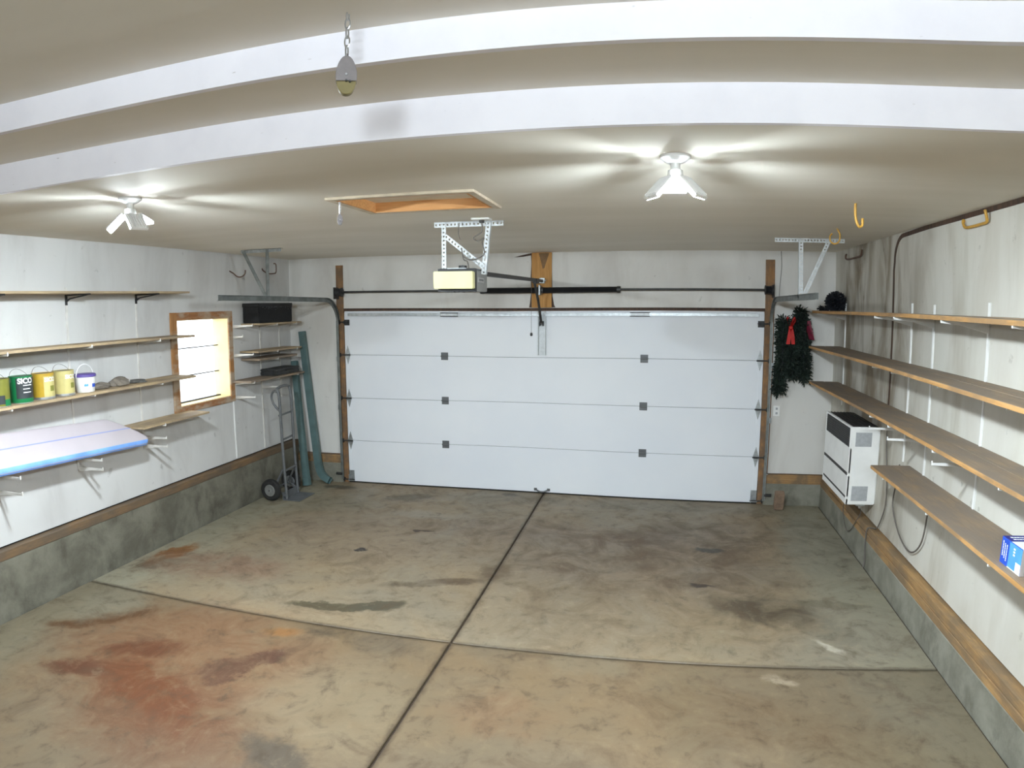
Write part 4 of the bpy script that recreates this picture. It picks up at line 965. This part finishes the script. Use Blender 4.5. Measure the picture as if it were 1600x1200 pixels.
# ------------------------------------------------------------------ corner: downspouts and hand truck
def rect_tube(pts, w, d, ref):
    m = MB(); pts = [Vector(p) for p in pts]; n = len(pts); vs = []; fs = []
    rf = Vector(ref)
    for i, p in enumerate(pts):
        t = (pts[min(i + 1, n - 1)] - pts[max(i - 1, 0)]).normalized()
        a = (rf - t * rf.dot(t)).normalized(); b = t.cross(a)
        for (u, v) in ((-1, -1), (1, -1), (1, 1), (-1, 1)): vs.append(p + a * u * w / 2 + b * v * d / 2)
        for (u, v) in ((-1, -1), (1, -1), (1, 1), (-1, 1)): vs.append(p + a * u * (w / 2 - .003) + b * v * (d / 2 - .003))
    for i in range(n - 1):
        for j in range(4):
            o, q = i * 8, (i + 1) * 8; k2 = (j + 1) % 4
            fs += [(o + j, o + k2, q + k2, q + j), (o + 4 + j, q + 4 + j, q + 4 + k2, o + 4 + k2)]
    for i in (0, n - 1):
        for j in range(4): k2 = (j + 1) % 4; fs.append((i * 8 + j, i * 8 + 4 + j, i * 8 + 4 + k2, i * 8 + k2))
    return m.add(vs, fs)
ds = thing('downspout', (-0.33, -0.12, 0.0), 'long green downspout with a kicked out elbow leaning by the door track', 'downspout')
rect_tube([(-0.560, -0.055, 1.89), (-0.385, -0.11, 0.36)], 0.078, 0.058, (1, 0, 0)).build('pipe', 'green', ds, 0.002)
rect_tube(smoothpath([(-0.389, -0.108, 0.40), (-0.372, -0.115, 0.25), (-0.335, -0.125, 0.13), (-0.265, -0.145, 0.072), (-0.195, -0.165, 0.045)], 4), 0.082, 0.062, (1, 0, 0.3)).build('elbow', 'green', ds, 0.002)
ds = thing('downspout', (-0.46, -0.28, 0.0), 'straight green downspout leaning in the corner behind the hand truck', 'downspout')
rect_tube([(-0.655, -0.100, 1.525), (-0.44, -0.30, 0.03)], 0.074, 0.056, (1, 0, 0)).build('pipe', 'green', ds, 0.002)
rect_tube([(-0.450, -0.291, 0.10), (-0.437, -0.303, 0.006)], 0.084, 0.066, (1, 0, 0)).build('end_collar', 'green', ds, 0.002)

ht = thing('hand_truck', (-0.36, -0.78, 0.0), 'grey two wheeled hand truck parked in the corner', 'hand truck')
r1, r2 = -0.93, -0.63
hx_, ht_ = -0.345, -0.395
for yy, xo in ((r1, 0.0), (r2, -0.03)):
    MB().tube(smoothpath([(hx_ + xo, yy, 0.012), (hx_ + xo - 0.015, yy, 0.5), (ht_ + xo + 0.025, yy, 1.10), (ht_ + xo + 0.012, yy, 1.245)], 5), 0.016, 10).build('side_rail', 'gsteel', ht, smooth=True)
MB().tube(smoothpath([(-0.383, r1, 1.24), (-0.400, r1 + 0.01, 1.285), (-0.405, (r1 + r2) / 2, 1.302), (-0.425, r2 - 0.01, 1.285), (-0.413, r2, 1.24)], 5), 0.016, 10).build('top_handle', 'gsteel', ht, smooth=True)
MB().tube(smoothpath([(-0.385, r1, 1.24), (-0.44, r1, 1.255), (-0.475, r1, 1.20), (-0.45, r1, 1.11), (-0.376, r1, 1.03)], 5), 0.013, 10).build('grip_loop', 'gsteel', ht, smooth=True)
for z in (0.34, 0.70, 0.98):
    dx = -0.05 * z
    MB().tube([(hx_ + dx + 0.008, r1, z), (hx_ + dx - 0.022, r2, z)], 0.012, 8).build('cross_bar', 'gsteel', ht, smooth=True)
m = MB().box(-0.385, -0.165, r1 - 0.03, r2 + 0.03, 0.002, 0.010).box(-0.385, -0.378, r1 - 0.03, r2 + 0.03, 0.002, 0.09); m.build('toe_plate', 'gsteel', ht, 0.002)
MB().tube([(-0.505, r1 - 0.12, 0.127), (-0.505, r2 + 0.12, 0.127)], 0.009, 8).build('axle', 'gsteel', ht)
for yy in (r1, r2):
    MB().bar((-0.505, yy, 0.127), (-0.36, yy, 0.05), 0.02, 0.03).build('axle_bracket', 'gsteel', ht, 0.002)
    MB().bar((-0.505, yy, 0.127), (-0.375, yy, 0.36), 0.018, 0.02).build('axle_brace', 'gsteel', ht, 0.002)
for yy in (r1 - 0.07, r2 + 0.07):
    prof = [(0.062, -0.030), (0.085, -0.036), (0.110, -0.033), (0.124, -0.018), (0.127, 0.0), (0.124, 0.018), (0.110, 0.033), (0.085, 0.036), (0.062, 0.030)]
    wh = MB().lathe(prof + [(0.062, -0.030)], (-0.505, yy, 0.127), 'y', 32).build('tire', 'rubber', ht, smooth=True)
    MB().lathe([(0, -0.040), (0.014, -0.040), (0.018, -0.034), (0.048, -0.033), (0.060, -0.037), (0.068, -0.034), (0.060, 0.030), (0.018, 0.034), (0.014, 0.040), (0, 0.040)], (-0.505, yy, 0.127), 'y', 28).build('hub', 'tin', wh, smooth=True)

# ------------------------------------------------------------------ garland and bits on the door wall, right of the door
def needles(m, path, r, count, size, rnd, squash=0.75):
    pts = smoothpath(path, 8)
    for _ in range(count):
        i = rnd.randrange(len(pts) - 1); t = rnd.random(); p = pts[i].lerp(pts[i + 1], t)
        d = Vector((rnd.gauss(0, 1), rnd.gauss(0, 1) * squash, rnd.gauss(0, 1))).normalized()
        q = p + d * r * rnd.uniform(0.1, 0.85)
        if q.y > -0.012: q.y = -0.012 - rnd.random() * 0.02
        dd = (d + Vector((rnd.uniform(-.6, .6), rnd.uniform(-.6, .3), rnd.uniform(-.9, .3)))).normalized() * size * rnd.uniform(0.6, 1.2)
        if q.y + dd.y > -0.006: dd.y = -abs(dd.y) * 0.3
        sd = dd.cross(Vector((rnd.gauss(0, 1), rnd.gauss(0, 1), rnd.gauss(0, 1)))).normalized() * size * 0.16
        m.add([q - sd, q + sd, q + dd * 0.7 + sd * 0.8, q + dd, q + dd * 0.7 - sd * 0.8], [(0, 1, 2, 3, 4)])
gd = thing('garland', (5.18, -0.08, 1.7), 'dark green artificial garland with red bows hung on the wall', 'garland')
rnd = random.Random(11)
strands = ([(5.245, -0.08, 2.13), (5.285, -0.09, 2.0), (5.305, -0.09, 1.8), (5.305, -0.09, 1.6), (5.315, -0.085, 1.43)],
           [(5.075, -0.08, 2.04), (5.065, -0.09, 1.85), (5.07, -0.10, 1.62), (5.05, -0.09, 1.45), (5.045, -0.08, 1.28)],
           [(5.225, -0.10, 2.05), (5.185, -0.12, 1.85), (5.17, -0.12, 1.65), (5.185, -0.10, 1.46)])
for st_ in strands:
    m = MB(); needles(m, st_, 0.082, 2600, 0.045, rnd); fo = m.build('garland_strand', 'leaf', gd)
    MB().tube(smoothpath(st_, 6), 0.018, 6).build('core_wire', 'leaf_d', fo)
def bow(x, y, z, mat, sc, rot=0.0):
    m = MB()
    for sgn in (-1, 1):
        lp = [(x, y, z), (x + sgn * 0.035 * sc, y - 0.012, z + 0.06 * sc), (x + sgn * 0.028 * sc, y - 0.03, z + 0.085 * sc), (x + sgn * 0.008 * sc, y - 0.02, z + 0.05 * sc), (x, y - 0.005, z)]
        p = smoothpath(lp, 5)
        for i in range(len(p) - 1):
            w = Vector((0, 0.018 * sc, 0.008 * sc)); m.add([p[i] - w, p[i] + w, p[i + 1] + w, p[i + 1] - w], [(0, 1, 2, 3)])
        tl_ = smoothpath([(x, y - 0.01, z), (x + sgn * 0.012 * sc, y - 0.025, z - 0.06 * sc), (x + sgn * 0.022 * sc, y - 0.02, z - 0.14 * sc)], 4)
        for i in range(len(tl_) - 1):
            w = Vector((0.016 * sc, 0, 0)); m.add([tl_[i] - w, tl_[i] + w, tl_[i + 1] + w, tl_[i + 1] - w], [(0, 1, 2, 3)])
    m.lathe([(0, -0.02 * sc), (0.018 * sc, -0.01 * sc), (0.018 * sc, 0.01 * sc), (0, 0.02 * sc)], (x, y - 0.012, z), 'z', 10)
    return m.build('bow', mat, gd)
bow(5.135, -0.175, 1.97, 'red', 1.25)
m = MB().add([(5.31, -0.16, 2.04), (5.34, -0.17, 2.05), (5.40, -0.15, 1.84), (5.335, -0.17, 1.85)], [(0, 1, 2, 3)])
m.add([(5.31, -0.165, 2.04), (5.30, -0.19, 1.95), (5.335, -0.175, 1.85)], [(0, 1, 2)]); m.build('ribbon_tail', 'wine', gd)
# light-weight hanger nail for the garland
cl = thing('leafy_clump', (5.52, -0.42, 2.16), 'dark leafy clump on the end of the top shelf', 'wreath')
m = MB(); rnd = random.Random(5)
ring = [(5.53 + 0.05 * math.cos(a), -0.42 + 0.06 * math.sin(a), 2.245 + 0.03 * math.sin(a * 2)) for a in [i * 0.7 for i in range(10)]]
pts = []
for i in range(2400):
    d = Vector((rnd.gauss(0, 1), rnd.gauss(0, 1), rnd.gauss(0, 1))).normalized()
    q = Vector((5.545, -0.42, 2.245)) + Vector((d.x * 0.085, d.y * 0.11, d.z * 0.085)) * rnd.uniform(0.5, 0.95)
    dd = (d + Vector((rnd.uniform(-.7, .7), rnd.uniform(-.7, .7), rnd.uniform(-.7, .7)))).normalized() * 0.04
    if q.z + dd.z < 2.162: dd.z = 0.004
    q.z = max(q.z, 2.163)
    if q.x + dd.x > XR - 0.005: dd.x = -abs(dd.x)
    sd = dd.cross(Vector((rnd.gauss(0, 1), rnd.gauss(0, 1), rnd.gauss(0, 1)))).normalized() * 0.008
    m.add([q - sd, q + sd, q + dd + sd * 0.4, q + dd - sd * 0.4], [(0, 1, 2, 3)])
m.build('foliage', 'leaf_d', cl)
m = MB(); needles(m, [(5.50, -0.42, 2.185), (5.43, -0.40, 2.18), (5.39, -0.38, 2.176)], 0.02, 260, 0.03, rnd); m.build('trailing_sprig', 'leaf_d', cl)
MB().lathe([(0, 0), (0.05, 0), (0.06, 0.02), (0.04, 0.08), (0, 0.085)], (5.545, -0.42, 2.1585), 'z', 12).build('core', 'leaf_d', cl)

ol = thing('wall_outlet', (5.048, 0, 1.055), 'small pale outlet plate low on the wall under the garland', 'outlet')
MB().box(5.012, 5.084, -0.006, 0.001, 0.998, 1.112).build('cover_plate', 'white_pl', ol, 0.002)
for z in (1.03, 1.08): MB().box(5.036, 5.060, -0.008, -0.005, z - 0.012, z + 0.012).build('socket', 'vent', ol, 0.001)
cbl = MB().tube(smoothpath([(5.0 - 0.07, -0.006, H - 0.002), (4.935 + 0.0, -0.006, 2.68), (4.925 + 0.01, -0.006, 2.6), (4.92, -0.006, 2.42), (4.915, -0.006, 2.30)], 5), 0.003, 6)
o = cbl.build('door_cable', 'cable', None, at=(4.92, 0, 2.3)); 
o.location.x += 0.12
tag(o, 'thin grey wire running down the wall by the perforated hanger', 'wire')
br = MB().obox((5.095, -0.225, 0.112), (0.05, 0.004, 0), (-0.0025, 0.0335, 0.010), (0.0, -0.022, 0.098)).build('brick', 'brick', None, 0.006, seg=2, at=(5.095, -0.22, 0.0))
tag(br, 'worn brown brick stood on end beside the door track', 'brick')

# ------------------------------------------------------------------ heater
hy0, hy1, hz0, hz1 = -1.735, -0.860, 0.520, 1.195
hxf = XR - 0.262
he = thing('wall_heater', (XR - 0.13, (hy0 + hy1) / 2, hz0), 'white wall heater with dark grille under the long shelves', 'heater')
MB().box(hxf + 0.012, XR, hy0, hy1, hz0, hz1 - 0.012).build('cabinet', 'white', he, 0.008, seg=2)
MB().box(hxf, hxf + 0.02, hy0 + 0.0, hy1, hz0 + 0.07, hz0 + 0.255).build('lower_panel', 'white', he, 0.004)
MB().box(hxf, hxf + 0.02, hy0 + 0.0, hy1, hz0 + 0.275, hz1 - 0.180).build('front_panel', 'white', he, 0.004)
MB().box(hxf, hxf + 0.02, hy0 + 0.0, hy1, hz0 + 0.0, hz0 + 0.055).build('bottom_lip', 'white', he, 0.004)
MB().box(hxf + 0.002, hxf + 0.015, hy0 + 0.03, hy1 - 0.02, hz0 + 0.05, hz0 + 0.075).build('lower_slot', 'grille', he)
MB().box(hxf - 0.002, hxf + 0.015, hy0 + 0.03, hy1 - 0.01, hz0 + 0.252, hz0 + 0.277).build('middle_slot', 'grille', he)
MB().box(hxf + 0.003, hxf + 0.015, hy0 + 0.02, hy1 - 0.02, hz1 - 0.180, hz1 - 0.02).build('grille_back', 'grille', he)
m = MB(); 
for i in range(9): m.box(hxf - 0.001, hxf + 0.01, hy0 + 0.03, hy1 - 0.03, hz1 - 0.170 + i * 0.017, hz1 - 0.164 + i * 0.017)
m.build('grille_louvres', 'dark', he)
MB().box(hxf - 0.001, hxf + 0.022, hy0, hy0 + 0.028, hz0 + 0.0, hz1).build('side_post', 'white', he, 0.004)
MB().box(hxf - 0.001, hxf + 0.022, hy1 - 0.022, hy1, hz0 + 0.0, hz1).build('side_post', 'white', he, 0.004)
MB().box(hxf, hxf + 0.025, hy0, hy1, hz1 - 0.016, hz1).build('top_rim', 'white', he, 0.003)
MB().box(hxf + 0.02, XR - 0.004, hy0 + 0.02, hy1 - 0.02, hz1 - 0.016, hz1 - 0.004).build('top_grille', 'grille', he)
m = MB()
for i in range(7): m.box(hxf + 0.035 + i * 0.031, hxf + 0.044 + i * 0.031, hy0 + 0.02, hy1 - 0.02, hz1 - 0.006, hz1 + 0.001)
m.build('top_bars', 'dark', he)
MB().box(hxf + 0.0, XR, hy0 - 0.001, hy0 + 0.022, hz1 - 0.02, hz1 + 0.001).build('side_rim', 'white', he, 0.002)
for z0, z1 in ((hz1 - 0.165, hz1 - 0.045), (hz0 + 0.035, hz0 + 0.165)):
    MB().box(hxf + 0.045, XR - 0.075, hy0 - 0.002, hy0 + 0.004, z0, z1).build('side_vent', 'vent', he)
    m = MB()
    for i in range(9): m.box(hxf + 0.048, XR - 0.078, hy0 - 0.004, hy0 - 0.001, z0 + 0.006 + i * (z1 - z0 - 0.012) / 9, z0 + 0.011 + i * (z1 - z0 - 0.012) / 9)
    m.build('side_louvres', 'vent', he)
MB().lathe([(0, 0), (0.012, 0), (0.012, 0.06), (0, 0.06)], (XR - 0.10, hy0 + 0.10, hz0 - 0.058), 'z', 10).build('gas_stub', 'tin', he)
MB().box(XR - 0.16, XR - 0.08, hy0 + 0.02, hy0 + 0.08, hz0 - 0.016, hz0).build('gas_valve', 'galv', he, 0.002)

# cords on the right wall
o = MB().tube(smoothpath([(XR - 0.02, -1.96, 1.40), (XR - 0.02, -1.955, 1.12), (XR - 0.02, -2.05, 0.80), (XR - 0.02, -2.07, 0.62), (XR - 0.02, -2.0, 0.47), (XR - 0.025, -1.93, 0.375), (XRC + 0.03, -1.85, 0.352), (XRC - 0.004, -1.82, 0.33), (XRC - 0.006, -1.82, 0.20), (XRC - 0.008, -1.86, 0.06), (XRC - 0.02, -1.88, 0.006)], 5), 0.006, 8).build('extension_cord', 'cable', None, smooth=True, at=(XR, -1.96, 0.4))
tag(o, 'grey cord dropping beside the heater and over the curb to the floor', 'cord')
o = MB().tube(smoothpath([(XR - 0.03, -2.33, 1.017), (XR - 0.03, -2.29, 0.85), (XR - 0.03, -2.27, 0.67), (XR - 0.025, -2.46, 0.505), (XR - 0.025, -2.72, 0.46), (XR - 0.025, -2.90, 0.58), (XR - 0.03, -2.965, 0.80), (XR - 0.03, -2.96, 1.017)], 6), 0.006, 8).build('hanging_cord', 'cable', None, smooth=True, at=(XR, -2.6, 1.0))
tag(o, 'grey cord hanging in a deep loop under the lowest shelf', 'cord')
o = MB().tube(smoothpath([(XR - 0.10, hy0 + 0.10, hz0 - 0.05), (XRC + 0.0, -1.58, 0.40), (XRC - 0.012, -1.50, 0.30), (XRC - 0.012, -1.36, 0.17), (XRC - 0.012, -1.22, 0.13), (XRC - 0.01, -1.10, 0.20), (XRC - 0.012, -1.05, 0.30), (XRC + 0.02, -1.02, 0.40), (XR - 0.1, -1.0, hz0 + 0.002)], 5), 0.004, 8).build('thermostat_wire', 'cable', None, smooth=True, at=(XRC, -1.3, 0.3))
tag(o, 'thin wire sagging over the curb below the heater', 'wire')

# hooks on the right wall and ceiling
hook([(XR + 0.01, -3.20, 2.735), (XR - 0.012, -3.21, 2.745), (XR - 0.015, -3.22, 2.72), (XR - 0.016, -3.27, 2.695), (XR - 0.016, -3.48, 2.695), (XR - 0.018, -3.54, 2.70), (XR - 0.03, -3.56, 2.73), (XR - 0.04, -3.56, 2.765)], 0.009, 'hook', 'yellow coated utility hook high on the sooty wall past the framing gap', (XR, -3.4, 2.69))
hook([(XR + 0.01, -0.42, 2.73), (XR - 0.015, -0.45, 2.72), (XR - 0.016, -0.50, 2.675), (XR - 0.016, -0.92, 2.675), (XR - 0.018, -1.00, 2.69), (XR - 0.02, -1.03, 2.73)], 0.009, 'hook_r', 'brownish utility hook in the sooty corner near the ceiling', (XR, -0.7, 2.67))
hook([(4.868, -3.48, H + 0.003), (4.866, -3.48, 2.76), (4.868, -3.48, 2.70), (4.885, -3.48, 2.655), (4.905, -3.48, 2.66), (4.908, -3.48, 2.70)], 0.008, 'hook', 'yellow hook screwed into the ceiling by itself', (4.87, -3.48, 2.7), 'ceiling_hook')
hook([(5.085, -2.21, H + 0.003), (5.095, -2.21, 2.77), (5.11, -2.21, 2.735), (5.10, -2.21, 2.685), (5.065, -2.21, 2.668), (5.035, -2.21, 2.69), (5.033, -2.21, 2.725), (5.05, -2.21, 2.745)], 0.006, 'hook', 'curled yellow hook in the ceiling by the perforated hanger', (5.08, -2.21, 2.7), 'ceiling_hook')

# boxes at the near end of the lowest shelf
zb = 1.0425
bb = thing('bulb_box', (XR - 0.2, -4.53, zb), 'small blue and white carton on the lowest shelf', 'carton')
b0, b1 = -4.62, -4.43; bxf = XR - 0.262; bxk = XR - 0.04; bh = 0.125
MB().box(bxf, bxk, b0, b1, zb, zb + bh).build('carton', 'blue', bb, 0.001)
MB().box(bxf - 0.0008, bxf, b0 + 0.001, -4.505, zb + 0.001, zb + bh - 0.004).build('light_panel', 'sky', bb)
m = MB().box(bxf - 0.0016, bxf - 0.0008, b0 + 0.001, b0 + 0.045, zb + 0.001, zb + 0.05); m.build('white_panel', 'white_pl', bb)
MB().box(bxf - 0.0014, bxf - 0.0006, b0 + 0.001, -4.505, zb + 0.001, zb + 0.006).build('white_edge', 'white_pl', bb)
MB().box(bxf, bxk, b0 - 0.0008, b0, zb + 0.001, zb + bh - 0.001).build('end_panel', 'white_pl', bb)
MB().box(bxf + 0.001, bxk - 0.001, b0 + 0.001, -4.515, zb + bh, zb + bh + 0.0008).build('top_white_panel', 'white_pl', bb)
MB().box(bxf + 0.001, bxk - 0.001, -4.515, b1 - 0.001, zb + bh, zb + bh + 0.0008).build('top_navy_panel', 'navy', bb)
m = MB()
for i in range(2):
    xx = bxf + 0.025
    while xx < bxk - 0.03:
        l = rr.uniform(0.006, 0.016); m.box(xx, xx + l, -4.492 + i * 0.028, -4.480 + i * 0.028, zb + bh + 0.0008, zb + bh + 0.0014); xx += l + 0.003
m.build('top_print', 'white_pl', bb)
m = MB(); rr = random.Random(21)
for i in range(3):
    z = zb + 0.022 + 0.008 * i
    while z < zb + 0.100:
        l = rr.uniform(0.004, 0.012); m.box(bxf - 0.0012, bxf, -4.487 + i * 0.018, -4.4805 + i * 0.018 + rr.uniform(-0.001, 0.001), z, z + l); z += l + 0.0022
m.build('side_print', 'white_pl', bb)
m = MB()
for j in range(3): m.box(bxf - 0.0016, bxf - 0.0008, -4.56, -4.545, zb + 0.07 + j * 0.014, zb + 0.078 + j * 0.014)
m.build('panel_print', 'white_pl', bb)
rb_ = thing('red_carton', (XR - 0.2, -4.76, zb), 'dark red carton behind the blue and white one', 'carton')
MB().box(bxf + 0.01, bxk, -4.85, -4.645, zb, zb + 0.105).build('carton', 'dkred', rb_, 0.001)
m = MB()
for j in range(4): m.box(bxf + 0.0092, bxf + 0.0102, -4.69, -4.672, zb + 0.02 + j * 0.018, zb + 0.033 + j * 0.018)
m.build('side_print', 'c_pale', rb_)
MB().box(bxf + 0.008, bxf + 0.0102, -4.75, -4.70, zb + 0.01, zb + 0.09).build('purple_panel', 'purple', rb_)

# ------------------------------------------------------------------ pulleys
def pulley(x, y, ztop, zc_, r, h, label, sheave, chain=True):
    t = thing('pulley', (x, y, ztop), label, 'pulley')
    ux, uy = Vector((0.895, 0.446, 0)), Vector((-0.446, 0.895, 0)) * (1 if r > 0.02 else 0.6)
    pr = [(r * math.sin(PI * (i / 20)) ** 0.8 * (0.72 + 0.28 * min(1, i / 9)), h * math.cos(PI * i / 20)) for i in range(21)]
    full = [(a, b) for a, b in pr] + [(-a, b) for a, b in pr[::-1][1:-1]]
    cut = [(a, b) for a, b in pr if b > -h * 0.38]; up_ = [(a * 1.04, b * 1.02) for a, b in cut] + [(-a * 1.04, b * 1.02) for a, b in cut[::-1][:-1]]
    c0 = Vector((x, y, zc_))
    MB().prism(full, c0 - uy * 0.012, ux, (0, 0, 1), uy * 0.024).build('sheave_housing', sheave, t, 0.002)
    for dy in (-0.018, 0.012):
        MB().prism(up_, c0 + uy * dy, ux, (0, 0, 1), uy * 0.006).build('cheek_plate', 'pulley', t, 0.001)
    for bx_, bz_ in ((0.0, 0.02), (0.0, -0.30), (0.35, -0.34)):
        q = c0 + ux * bx_ * r + Vector((0, 0, bz_ * h)); MB().tube([q - uy * 0.022, q + uy * 0.020], 0.0032 if r > 0.02 else 0.002, 8).build('rivet', 'tin' if bx_ == 0 and bz_ > 0 else 'dark', t)
    MB().tube([c0 + Vector((0, 0, h * 0.85)), c0 + Vector((0, 0, h + 0.012))], 0.005 if r > 0.02 else 0.003, 8).build('swivel_neck', 'pulley', t)
    # links up to the ceiling
    z = zc_ + h + 0.004; i = 0; L = 0.034 if r > 0.02 else 0.022; wv = 0.008 if r > 0.02 else 0.005
    while z < ztop - 0.002:
        zz = min(z + L, ztop + 0.004); ax = (1, 0) if i % 2 else (0, 1)
        pts = [(x + ax[0] * wv * math.cos(a), y + ax[1] * wv * math.cos(a), (z + zz) / 2 + (zz - z) / 2 * math.sin(a)) for a in [2 * PI * j / 12 for j in range(12)]]
        MB().tube(pts, 0.0026 if r > 0.02 else 0.0018, 6, closed=True).build('link', 'tin', t, smooth=True)
        z = zz - 0.006; i += 1
        if zz >= ztop: break
    return t
pulley(2.874, -5.70, ZS2, 2.842, 0.029, 0.056, 'grey single block pulley hanging in front of the white ceiling steps', 'pulley_y')
pulley(1.995, -4.00, H, 2.672, 0.015, 0.030, 'small metal pulley hanging at the corner of the attic hatch', 'pulley')
